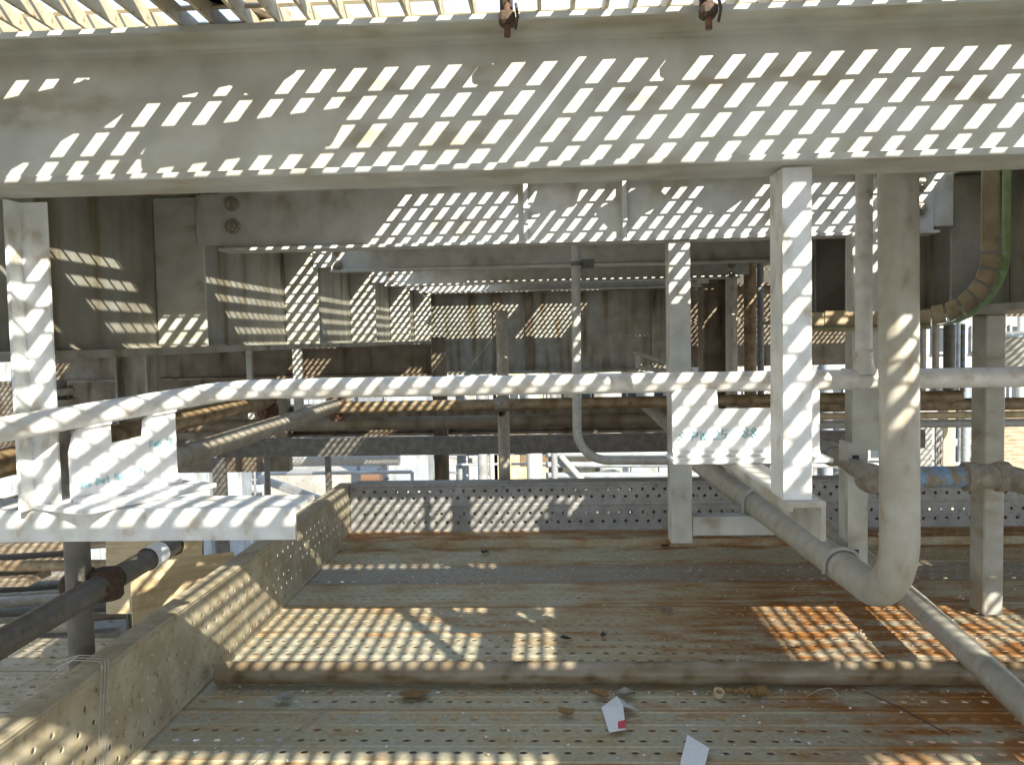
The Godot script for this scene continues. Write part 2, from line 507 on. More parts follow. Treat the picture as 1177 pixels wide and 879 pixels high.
# right-angle scaffold coupler: two clamp bodies, flap bolts with nuts
func coupler(label: String, at: Vector3, axis_a: Vector3, axis_b: Vector3, m: Material) -> void:
	var t := thing("scaffold_coupler", label, "coupler", at, "scaffold couplers on the tubes")
	var side := axis_a.cross(axis_b).normalized()
	for s in [[axis_a, side * 0.027], [axis_b, side * -0.027]]:
		var ax: Vector3 = s[0]
		var c: Vector3 = at + s[1]
		var b := MB.new()
		b.tube([c - ax * 0.03, c - ax * 0.024, c + ax * 0.024, c + ax * 0.03], [0.028, 0.0325, 0.0325, 0.028], 16)
		part(t, "clamp_body", b, m)
		var w := ax.cross(side).normalized()
		var bb := MB.new()
		bb.cyl(c + w * 0.036 - side * 0.03, c + w * 0.036 + side * 0.04, 0.007, 8)
		bb.tube([c + w * 0.036 + side * 0.026, c + w * 0.036 + side * 0.04], 0.014, 6)
		bb.box(c + w * 0.034, Vector3(0.028, 0.028, 0.028), 0.004)
		part(t, "flap_bolt", bb, M.rust)

func u_bolt(label: String, c: Vector3, dir: Vector3, r: float, legs: float) -> void:
	# hoop over a pipe that runs along dir, legs straight down
	var side := dir.cross(Vector3.UP).normalized()
	var pts := [c + side * r - Vector3.UP * legs]
	for k in 13:
		var a := PI * k / 12.0
		pts.append(c + side * r * cos(a) + Vector3.UP * r * sin(a))
	pts.append(c - side * r - Vector3.UP * legs)
	var b := MB.new()
	b.tube(pts, 0.0045, 8)
	solo("pipe_hoop", label, "pipe clamp", b, M.conduit, "pipe hoops on the diagonal pipe")

# hand lettering as thin marker strokes lying on a plate
var GLYPH := {
	"N": [[0, 0, 0, 1, 0.6, 0, 0.6, 1]], "o": [[0.3, 0, 0, 0.25, 0.3, 0.55, 0.55, 0.25, 0.3, 0]], "D": [[0, 0, 0, 1, 0.5, 0.7, 0.5, 0.3, 0, 0]],
	"a": [[0.5, 0.55, 0.1, 0.5, 0, 0.2, 0.3, 0, 0.5, 0.5, 0.55, 0]], "t": [[0.25, 1, 0.25, 0.1, 0.5, 0], [0, 0.6, 0.5, 0.6]], "e": [[0, 0.3, 0.5, 0.35, 0.3, 0.6, 0, 0.3, 0.2, 0, 0.5, 0.1]],
	"1": [[0.1, 0.8, 0.3, 1, 0.3, 0]], "2": [[0, 0.8, 0.3, 1, 0.5, 0.7, 0, 0, 0.6, 0]], "0": [[0.3, 0, 0, 0.5, 0.3, 1, 0.6, 0.5, 0.3, 0]],
	"7": [[0, 1, 0.6, 1, 0.2, 0]], "5": [[0.6, 1, 0.05, 1, 0, 0.55, 0.5, 0.5, 0.5, 0.1, 0, 0]], "8": [[0.3, 0.5, 0.05, 0.75, 0.3, 1, 0.55, 0.75, 0.3, 0.5, 0, 0.2, 0.3, 0, 0.6, 0.2, 0.3, 0.5]],
	"F": [[0, 0, 0, 1, 0.6, 1], [0, 0.5, 0.45, 0.5]], "b": [[0, 1, 0, 0, 0.5, 0.1, 0.5, 0.45, 0, 0.5]], "-": [[0, 0.45, 0.45, 0.5]], "/": [[0, 0, 0.5, 1]],
	"W": [[0, 1, 0.15, 0, 0.35, 0.7, 0.5, 0, 0.7, 1]], "P": [[0, 0, 0, 1, 0.5, 0.85, 0.45, 0.5, 0, 0.45]],
}
func scrawl(parent: Node3D, text: String, at: Vector3, across: Vector3, up: Vector3, size: float) -> void:
	var b := MB.new()
	var out := across.cross(up).normalized()
	var x := 0.0
	for ch in text:
		if ch == " ":
			x += size * 0.7
			continue
		for st in GLYPH[ch]:
			for i in range(0, st.size() - 2, 2):
				var p0: Vector3 = at + across * (x + st[i] * size) + up * st[i + 1] * size
				var p1: Vector3 = at + across * (x + st[i + 2] * size) + up * st[i + 3] * size
				var d := (p1 - p0).normalized()
				var w := out.cross(d) * 0.0013
				p0 -= d * 0.001
				p1 += d * 0.001
				b.quad(p0 - w, p0 + w, p1 + w, p1 - w, out)
		x += size * 0.85
	part(parent, "handwriting", b, M.ink)

# ================================================================ the scene
func _ready() -> void:
	rng.seed = 7
	# camera
	var cam := Camera3D.new()
	cam.name = "camera"
	cam.fov = 49.66
	cam.near = 0.05
	cam.far = 600.0
	cam.rotation_order = EULER_ORDER_YXZ
	cam.rotation_degrees = Vector3(-3.05, 2.7, -1.15)
	add_child(cam)
	# sky and exposure
	var sky_m := ProceduralSkyMaterial.new()
	sky_m.sky_top_color = Color(0.58, 0.68, 0.80)
	sky_m.sky_horizon_color = Color(0.90, 0.91, 0.90)
	sky_m.sky_curve = 0.12
	sky_m.ground_bottom_color = Color(0.42, 0.40, 0.36)
	sky_m.ground_horizon_color = Color(0.70, 0.70, 0.68)
	sky_m.sky_energy_multiplier = 1.0
	var sky := Sky.new()
	sky.sky_material = sky_m
	var env := Environment.new()
	env.background_mode = Environment.BG_SKY
	env.sky = sky
	env.tonemap_mode = Environment.TONE_MAPPER_LINEAR
	env.tonemap_exposure = 3.1
	env.sdfgi_enabled = true
	env.ssao_enabled = true
	env.ssil_enabled = true
	var we := WorldEnvironment.new()
	we.name = "world"
	we.environment = env
	add_child(we)
	# sun: high behind the viewer, to the right
	var sun := DirectionalLight3D.new()
	sun.name = "sun"
	sun.light_energy = 1.6
	sun.light_color = Color(1.0, 0.965, 0.895)
	sun.light_angular_distance = 0.5
	sun.shadow_enabled = true
	add_child(sun)
	sun.look_at_from_position(Vector3.ZERO, Vector3(-0.555, -0.68, -1.0))

	make_materials()
	ground()
	steelwork()
	grating()
	scaffold_floor()
	hangers_and_pipes()
	right_side_pipes()
	scaffold_tubes()
	cover_on_grating()
	background()
	litter()

# ---------------------------------------------------------------- ground
func ground() -> void:
	var b := MB.new()
	b.quad(Vector3(-250, GROUND, 250), Vector3(250, GROUND, 250), Vector3(250, GROUND, -250), Vector3(-250, GROUND, -250), Vector3.UP)
	solo("ground", "", "", b, M.concrete, "", "structure")
	var d := MB.new()
	d.bb(-1.5, 3.8, -2.35, -2.2, -8.6, 3.0, 0.0)
	solo("lower_deck", "", "", d, M.dark_rust, "", "structure")
	d = MB.new()
	d.bb(-5.6, -2.2, -1.75, -1.66, -5.4, -3.1, 0.0)
	solo("lower_platform", "", "", d, M.concrete, "", "structure")

# ---------------------------------------------------------------- girders and cross beams
func steelwork() -> void:
	# front beam
	var fb := thing("steel_beam", "nearest grey I-beam across the top, striped all over with grating sunlight", "beam", Vector3(0, 0.205, -1.09))
	var b := MB.new()
	b.extrude(i_profile(0.10, 0.209, 0.398, 0.006, 0.0085, 0.011), along_x(-1.0, 0, -1.083), 2.04)
	part(fb, "beam_section", b, M.beam)
	# second beam with bolted ends
	var data := [
		[-2.1, 0.235, 0.398, 0.075, "second grey cross beam, bolted at both ends, behind the nearest beam"],
		[-3.15, 0.266, 0.398, 0.07, "third cross beam with one bolt showing at its left end"],
		[-4.2, 0.277, 0.398, 0.07, "fourth cross beam with a single bright sun patch on its brownish web"],
		[-5.25, 0.30, 0.398, 0.07, "fifth and thinnest cross beam, just in front of the big stained wall girder"],
	]
	for d in data:
		var t := thing("cross_beam", d[4], "beam", Vector3(0, d[1], d[0]), "cross beams between the two girders")
		b = MB.new()
		b.extrude(i_profile(d[3], d[1], d[2], 0.006, 0.007, 0.008), along_x(-0.832, 0, d[0]), 1.78)
		part(t, "beam_section", b, M.beam_clean)
		for s in [-1, 1]:
			b = MB.new()
			var xi: float = -0.775 if s < 0 else 0.88
			var xo: float = -0.905 if s < 0 else 1.0
			b.bb(xi, xo, d[1] + 0.02, 0.385, d[0] - 0.004, d[0] - 0.0145)
			part(t, "cleat_plate", b, M.beam_clean)
			for yy in ([0.30, 0.357] if d[1] < 0.25 else [0.292, 0.345]):
				bolt(t, Vector3(-0.806 if s < 0 else 0.912, yy, d[0] + 0.003), Vector3(0, 0, 1), 0.0145, M.bolt)
		if d[1] < 0.25:
			for xx in [-0.055, 0.19]:
				b = MB.new()
				b.bb(xx - 0.006, xx + 0.006, 0.243, 0.389, d[0] + 0.003, d[0] + 0.03)
				part(t, "stiffener_plate", b, M.beam_clean)
	# beams behind the viewer, which also stripe the floor with shade
	for zz in [-0.13, 1.0, 2.05]:
		b = MB.new()
		b.extrude(i_profile(0.10, 0.212 if zz < 0.0 else 0.209, 0.398, 0.006, 0.0085, 0.011), along_x(-1.0, 0, zz), 2.04)
		solo("roof_beam", ["grey I-beam under the grating right above the viewer", "first grey I-beam behind the viewer", "second grey I-beam behind the viewer"][0 if zz < 0.0 else (1 if zz < 1.5 else 2)], "beam", b, M.beam, "beams behind the viewer")
	for d in [[-1.083, 0.209, "nearest beam's continuation beyond the right girder"], [-0.13, 0.212, "overhead beam's continuation beyond the right girder"]]:
		b = MB.new()
		b.extrude(i_profile(0.10, d[1], 0.398, 0.006, 0.0085, 0.011), along_x(1.305, 0, d[0]), 1.58)
		solo("outer_beam", d[2], "beam", b, M.beam, "beams beyond the right girder")
	# left girder
	var g := thing("plate_girder", "deep weathered plate girder running away along the left, with upright stiffeners", "girder", Vector3(-1.03, -0.02, -2.4))
	b = MB.new()
	b.extrude(i_profile(0.28, -0.022, 0.398, 0.012, 0.016, 0.012), along_z(-1.03, 0, 1.6), 8.2)
	part(g, "girder_section", b, M.girder)
	for zz in [-2.108, -3.158, -4.208, -5.258, -6.2]:
		b = MB.new()
		b.bb(-1.022, -0.893, -0.005, 0.381, zz - 0.006, zz - 0.018)
		part(g, "stiffener_plate", b, M.beam)
	# right girder
	g = thing("plate_girder", "dark plate girder running away along the right behind the curved cable tray", "girder", Vector3(1.15, 0.045, -1.6))
	b = MB.new()
	b.extrude(i_profile(0.30, 0.04, 0.398, 0.012, 0.016, 0.012), along_z(1.15, 0, 1.6), 5.6)
	part(g, "girder_section", b, M.girder)
	for zz in [-2.108, -3.158]:
		b = MB.new()
		b.bb(1.0, 1.142, 0.058, 0.381, zz - 0.006, zz - 0.018)
		part(g, "stiffener_plate", b, M.girder)
	# outer edge girders that carry the far sides of the grating
	for s in [-1, 1]:
		b = MB.new()
		b.extrude(i_profile(0.2, 0.1, 0.398, 0.01, 0.014, 0.012), along_z(3.0 * s, 0, 3.0), 10.4)
		solo("edge_girder", "outer girder under the %s edge of the grating" % ("left" if s < 0 else "right"), "girder", b, M.girder)
	# stained frontal beam under the left girder
	b = MB.new()
	b.extrude(i_profile(0.24, -0.255, -0.028, 0.012, 0.016, 0.012), along_x(-4.0, 0, -5.95), 3.19)
	solo("transverse_beam", "brown stained beam crossing under the far end of the left girder", "beam", b, M.brown)
	b = MB.new()
	b.extrude(i_profile(0.06, -0.05, 0.05, 0.006, 0.007, 0.006), Transform3D(Basis(Vector3(0, 0, -1), Vector3.RIGHT, Vector3.UP), Vector3(-0.785, -3.0, -5.8)), 3.02)
	solo("steel_post", "slim brown post closing the right end of the brown stained beam", "post", b, M.brown)
	# great wall girder at the far end
	g = thing("wall_girder", "big stained plate girder closing the view beyond the fifth cross beam", "girder", Vector3(0.1, -0.285, -6.8))
	b = MB.new()
	b.extrude(i_profile(0.3, -0.285, 0.395, 0.014, 0.022, 0.012), along_x(-1.3, 0, -6.8), 2.3)
	part(g, "girder_section", b, M.girder)
	for xx in [-0.43, -0.17, 0.86]:
		b = MB.new()
		b.bb(xx - 0.035, xx + 0.035, -0.262, 0.372, -6.79, -6.77)
		part(g, "stiffener_plate", b, M.brown if xx < 0.5 else M.girder)
	# low brown beam and dark channel seen below the pipes
	b = MB.new()
	b.extrude(i_profile(0.22, -0.745, -0.50, 0.012, 0.02, 0.012), along_x(-3.4, 0, -6.5), 5.2)
	solo("low_beam", "wide dark brown beam low in the distance behind the brown tubes", "beam", b, M.brown)
	b = MB.new()
	b.extrude(PackedVector2Array([Vector2(-0.05, -0.695), Vector2(0.02, -0.695), Vector2(0.02, -0.688), Vector2(-0.042, -0.688), Vector2(-0.042, -0.594), Vector2(0.02, -0.594), Vector2(0.02, -0.587), Vector2(-0.05, -0.587)]), along_x(-2.4, 0, -5.0), 4.6)
	solo("channel_rail", "long dark grey channel running level across the view above the back toe board", "channel", b, M.tube_dark)
	# far right frontal beam and dark column in the gap between the white hangers
	b = MB.new()
	b.extrude(i_profile(0.2, 0.09, 0.38, 0.012, 0.02, 0.012), along_x(1.02, 0, -6.4), 2.6)
	solo("transverse_beam", "dark beam seen between the two white hangers at right", "beam", b, M.brown)
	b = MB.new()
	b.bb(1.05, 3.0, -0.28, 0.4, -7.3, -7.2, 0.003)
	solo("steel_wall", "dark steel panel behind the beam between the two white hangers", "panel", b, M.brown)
	b = MB.new()
	b.extrude(i_profile(0.16, -0.08, 0.08, 0.01, 0.012, 0.01), Transform3D(Basis(Vector3(0, 0, -1), Vector3.RIGHT, Vector3.UP), Vector3(1.05, -3.0, -5.4)), 3.4)
	solo("steel_column", "dark upright column beside the vertical pipes in the right gap", "column", b, M.brown)
	# left column with its stack of flanges
	b = MB.new()
	b.extrude(i_profile(0.16, -0.09, 0.09, 0.01, 0.012, 0.01), Transform3D(Basis(Vector3(0, 0, -1), Vector3.RIGHT, Vector3.UP), Vector3(-2.3, -3.0, -4.5)), 3.0)
	solo("steel_column", "stained column under the left girder behind the white bent pipe", "column", b, M.girder)
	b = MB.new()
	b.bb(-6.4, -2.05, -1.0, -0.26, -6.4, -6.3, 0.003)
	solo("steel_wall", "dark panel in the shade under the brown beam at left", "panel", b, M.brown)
	var fl := thing("valve_stack", "stack of grey flanges and bolts beside the left hanger", "valve", Vector3(-1.36, -0.42, -2.2))
	for k in 4:
		b = MB.new()
		var yy: float = [-0.13, -0.165, -0.20, -0.27][k]
		b.tube([Vector3(-1.36, yy, -2.2), Vector3(-1.36, yy + [0.018, 0.024, 0.018, 0.018][k], -2.2)], [0.055, 0.06, 0.058, 0.05][k], 20)
		part(fl, "flange", b, M.fitting)
	b = MB.new()
	b.tube([Vector3(-1.36, -0.42, -2.2), Vector3(-1.36, -0.09, -2.2)], 0.032, 14)
	part(fl, "valve_body", b, M.tube_dark)
	for k in 6:
		var a := TAU * k / 6.0
		b = MB.new()
		b.cyl(Vector3(-1.36 + cos(a) * 0.045, -0.29, -2.2 + sin(a) * 0.045), Vector3(-1.36 + cos(a) * 0.045, -0.105, -2.2 + sin(a) * 0.045), 0.006, 8)
		part(fl, "stud_bolt", b, M.rust)
	# rusty grating clips on the front beam
	for d in [[-0.045, "left of the two rusty grating clips hooked on the nearest beam"], [0.195, "right of the two rusty grating clips hooked on the nearest beam"]]:
		var c := thing("grating_clip", d[1], "clip", Vector3(d[0], 0.36, -1.02), "rusty grating clips")
		b = MB.new()
		b.bb(d[0] - 0.010, d[0] + 0.010, 0.376, 0.392, -1.028, -1.004, 0.004)
		b.bb(d[0] - 0.009, d[0] + 0.007, 0.392, 0.425, -1.027, -1.021, 0.002)
		b.tube([Vector3(d[0] + 0.011, 0.40, -1.012), Vector3(d[0] + 0.013, 0.383, -1.006), Vector3(d[0] + 0.010, 0.368, -1.006)], 0.002, 6)
		part(c, "clip_body", b, M.dark_rust)
		b = MB.new()
		b.cyl(Vector3(d[0], 0.362, -1.013), Vector3(d[0], 0.42, -1.013), 0.0042, 10)
		part(c, "clip_bolt", b, M.rust)

# ---------------------------------------------------------------- grating deck
func grating() -> void:
	var pitch := 0.041
	var wide := 0.977
	var x0 := 0.110
	var y0 := 0.4005
	for kz in 5:
		var za := 3.1 - 2.1 * kz
		var zb := za - 2.092
		for kx in range(-4, 4):
			var xs := x0 + wide * kx
			var seen := kz == 1 and kx == -1
			var label := "cream grating panel in view at top left, resting on the nearest beam" if seen else "steel grating panel of the deck overhead, outside the picture"
			var t := thing("deck_grating", label, "grating", Vector3(xs + wide * 0.5, y0, (za + zb) * 0.5), "" if seen else "grating panels overhead")
			var bars := MB.new()
			var one: ArrayMesh
			for i in 24:
				var x := xs + pitch * i
				if seen:
					if one == null:
						bars.bb(-0.0025, 0.0025, 0.0, 0.024, za - (za + zb) * 0.5, zb - (za + zb) * 0.5, 0.0008)
						one = bars.mesh(Vector3.ZERO)
					var o := MeshInstance3D.new()
					o.name = "bearing_bar"
					o.mesh = one
					o.material_override = M.grate
					t.add_child(o, true)
					o.position = Vector3(x - xs - wide * 0.5, 0, 0)
				else:
					bars.bb(x - 0.0025, x + 0.0025, y0, y0 + 0.024, za, zb, 0.0)
			if not seen:
				part(t, "bearing_bars", bars, M.grate, "stuff")
			var rods := MB.new()
			var z := za - 0.0245
			while z > zb:
				rods.box(Vector3(xs + pitch * 11.5, y0 + 0.0205, z), Vector3(pitch * 23, 0.005, 0.005), 0.0, Basis(Vector3.RIGHT, 0.785))
				z -= 0.053
			part(t, "cross_rods", rods, M.grate, "stuff")
			for ze in [za + 0.0012, zb - 0.0012]:
				var ends := MB.new()
				ends.bb(xs - 0.0025, xs + pitch * 23 + 0.0025, y0 + 0.0002, y0 + 0.0238, ze - 0.001, ze + 0.001, 0.0)
				part(t, "end_bar", ends, M.grate)

# things that lie on the deck above and throw the large blots of shade
func cover_on_grating() -> void:
	var y := 0.4255
	var list := [
		["plywood sheet lying on the grating overhead, right of the viewer", 1.03, 1.43, -0.95, -0.10],
		["narrow plywood sheet overhead, beside the one right of the viewer", 1.475, 1.98, -1.12, -0.70],
		["plywood offcut lying on the grating above the second beam's left half", -1.02, -0.33, -2.06, -1.80],
		["smaller plywood offcut overhead just before the second beam's left end", -1.02, -0.62, -1.795, -1.60],
		["plywood strip overhead along the left girder's first bay", -1.02, -0.85, -1.595, -1.305],
		["plywood strip overhead at the left end of the nearest beam", -1.02, -0.50, -1.30, -1.12],
		["plywood strip overhead along the left girder's second bay", -1.02, -0.84, -3.0, -2.065],
		["small plywood piece overhead before the third beam's left half", -0.70, -0.305, -3.1, -2.82],
		["small plywood piece overhead before the fourth beam's left half", -0.62, -0.305, -4.15, -3.98],
		["big plywood sheet overhead on the left, nearer one", -3.0, -1.42, -4.4, -2.2],
		["big plywood sheet overhead on the left, farther one", -3.0, -1.42, -7.2, -4.42],
		["plywood sheet overhead at the left end of the wall girder", -0.70, -0.13, -6.165, -5.75],
		["plywood sheet overhead far to the right of the viewer", 2.35, 3.3, -1.12, 0.10],
		["long plywood sheet lying on the grating between first and second beam", -0.05, 1.05, -1.55, -1.13],
		["plywood sheet lying on the grating in front of the third cross beam", 0.16, 1.28, -2.78, -2.15],
		["plywood sheet lying on the grating behind the third cross beam", -0.30, 1.28, -3.98, -2.80],
		["plywood sheet lying on the grating behind the fourth cross beam", -0.30, 1.28, -5.18, -4.00],
		["plywood sheet lying on the grating behind the fifth cross beam", -0.12, 1.28, -6.15, -5.20],
		["small plywood sheet overhead at the right end of the wall girder", 0.44, 1.28, -7.2, -6.17],
		["narrow plywood strip overhead at the middle of the wall girder", -0.12, 0.06, -7.2, -6.17],
		["big plywood sheet overhead on the right, nearer one", 1.30, 3.2, -3.2, -1.13],
		["big plywood sheet overhead on the right, farther one", 1.30, 3.2, -5.0, -3.22],
	]
	for d in list:
		var b := MB.new()
		b.bb(d[1], d[2], y, y + 0.012, d[3], d[4], 0.002)
		solo("plywood_sheet", d[0], "sheet", b, M.wood, "plywood sheets on the deck overhead")
	# rags and offcuts by the top left corner
	rng.seed = 21
	for d in [[-0.47, -0.93, 0.34, 0.05, 0.3], [-0.36, -0.99, 0.20, 0.06, -0.5], [-0.55, -0.86, 0.16, 0.07, 0.9], [-0.26, -0.83, 0.24, 0.05, 0.15], [-0.42, -1.0, 0.30, 0.03, 1.1], [0.09, -1.98, 0.10, 0.10, 0.3], [0.30, -1.93, 0.13, 0.09, 0.9], [0.20, -2.03, 0.2, 0.03, 0.1], [0.53, -1.99, 0.09, 0.16, -0.4]]:
		var b := MB.new()
		b.box(Vector3(d[0], y + 0.012, d[1]), Vector3(d[2], 0.022, d[3]), 0.004, Basis(Vector3.UP, d[4]))
		solo("timber_offcut", "timber offcut lying on the grating overhead, %s" % {-0.47: "longest one at top left", -0.36: "second one at top left", -0.55: "shortest one at top left", -0.26: "rightmost one at top left", -0.42: "thinnest one at top left", 0.09: "leftmost before the second beam", 0.30: "slanting one before the second beam", 0.20: "thin one before the second beam", 0.53: "rightmost before the second beam"}[d[0]], "offcut", b, M.timber, "timber offcuts on the grating")

# ---------------------------------------------------------------- scaffold platform
func scaffold_floor() -> void:
	var round_rows := plank_mesh(3.3, [0.043, 0.092, 0.137, 0.186], [0.0675, 0.1615], 0.0442, 0.0080, 0.0066)
	var slot_rows := plank_mesh(3.3, [0.036, 0.068, 0.122, 0.154], [0.095, 0.185], 0.036, 0.0095, 0.0052)
	var says := ["nearest", "second nearest", "third nearest", "fourth nearest", "fifth nearest"]
	var front := ["perforated floor plank under the viewer", "perforated floor plank nearest the viewer's feet", "perforated floor plank at the bottom edge of the picture", "perforated floor plank with the two white paper scraps on it", "perforated floor plank half under the long floor tube", "sunlit perforated floor plank just behind the floor tube", "slotted floor plank with rusty edges and two bright holes", "dusty floor plank with the upper edge of the sun patches", "plain grey dusty floor plank in the shade", "shaded brownish floor plank before the rusty back plank"]
	for k in 10:
		var z := -0.85 - 0.235 * k
		put("scaffold_plank", front[k], "plank", slot_rows if k == 6 or k == 7 else round_rows, M.floor, Vector3(-0.852, FLOOR - 0.004 + 0.002 * (k % 2), z - 0.232), Basis.IDENTITY, "scaffold floor planks")
		if k < 6:
			put("scaffold_plank", "outer scaffold plank left of the long toe board, row %s from the viewer" % ["one", "two", "three", "four", "five", "six", "seven", "eight", "nine", "ten"][k], "plank", round_rows, M.toe, Vector3(-4.19, FLOOR - 0.01, z - 0.232), Basis.IDENTITY, "outer scaffold floor planks")
	for k in 8:
		put("scaffold_plank", "floor plank behind the viewer, row %s" % ["one", "two", "three", "four", "five", "six", "seven", "eight"][k], "plank", round_rows, M.floor, Vector3(-0.852, FLOOR - 0.004 + 0.002 * (k % 2), -0.847 + 0.235 * k), Basis.IDENTITY, "scaffold floor planks")
	var o := put("scaffold_plank", "raised rusty floor plank at the foot of the back toe board", "plank", round_rows, M.floor, Vector3(-0.852, FLOOR + 0.028, -3.42), Basis.IDENTITY, "scaffold floor planks")
	o.scale = Vector3(1, 1, 0.95)
	# toe boards: planks stood on edge
	var left := plank_mesh(2.92, [0.03, 0.066, 0.102, 0.138, 0.174, 0.206], [], 0.05, 0.0055, 0.0055)
	# plank local x -> world -z, local y (face) -> +x, local z -> +y
	put("toe_board", "long brown perforated plank on edge along the platform's left side", "toe board", left, M.toe, Vector3(-0.845, FLOOR - 0.003, -0.5), Basis(Vector3(0, 0, -1), Vector3(1, 0, 0), Vector3(0, 1, 0)) * Basis.from_scale(Vector3(1, 1, 1)))
	var back := plank_mesh(3.3, [0.033, 0.062, 0.128, 0.165], [0.094, 0.198], 0.046, 0.0056, 0.0056)
	put("toe_board", "grey perforated plank on edge closing the back of the platform", "toe board", back, M.toe_back, Vector3(-0.842, FLOOR + 0.022, -3.37), Basis(Vector3(1, 0, 0), Vector3(0, 0, 1), Vector3(0, -1, 0)).orthonormalized() * Basis.IDENTITY)
	var bk: MeshInstance3D = get_child(get_child_count() - 1)
	bk.position.y = -0.592
	put("toe_board", "second grey plank on edge, close behind the back toe board", "toe board", round_rows, M.toe_back, Vector3(-0.842, -0.60, -3.45), Basis(Vector3(1, 0, 0), Vector3(0, 0, 1), Vector3(0, -1, 0)))
	# long tube lying on the floor
	var b := MB.new()
	b.tube([Vector3(-0.815, FLOOR + 0.031, -1.915), Vector3(1.12, FLOOR + 0.031, -1.905)], 0.0265, 24)
	solo("floor_tube", "long brown scaffold tube lying across the platform floor", "tube", b, M.floor_tube)
	# bearers under the planks
	for z in [-0.9, -2.1, -3.3]:
		b = MB.new()
		b.cyl(Vector3(-4.2, FLOOR - 0.085, z), Vector3(2.6, FLOOR - 0.085, z), 0.024, 12)
		solo("bearer_tube", ["nearest", "middle", "farthest"][0 if z > -1.0 else (1 if z > -3.0 else 2)] + " scaffold tube carrying the planks from below", "tube", b, M.tube, "bearer tubes under the planks")
	# wire ties round the toe board
	var w := thing("wire_tie", "thin wires tying the left toe board to the standard", "wire", Vector3(-0.87, FLOOR, -1.5))
	for k in 3:
		b = MB.new()
		var zz := -1.47 - 0.012 * k
		b.tube(bent([Vector3(-0.98, -0.64 + 0.012 * k, zz - 0.05), Vector3(-0.9, -0.582, zz), Vector3(-0.838, -0.58, zz + 0.01), Vector3(-0.8385, -0.70, zz + 0.03), Vector3(-0.8385, FLOOR + 0.01, zz + 0.035)], 0.008, 4), 0.0011, 6)
		part(w, "wire_strand", b, M.wire)
	# plywood boards on edge left of the platform
	b = MB.new()
	b.box(Vector3(-1.21, -0.66, -2.42), Vector3(0.30, 0.30, 0.012), 0.002, Basis(Vector3.RIGHT, -0.08))
	solo("plywood_board", "sunlit cream plywood board standing left of the toe board", "board", b, M.wood, "cream boards by the ledger")
	b = MB.new()
	b.box(Vector3(-1.03, -0.70, -2.22), Vector3(0.27, 0.22, 0.012), 0.002, Basis(Vector3.UP, 0.5))
	solo("plywood_board", "smaller cream board leaning just under the dark ledger tube", "board", b, M.wood, "cream boards by the ledger")

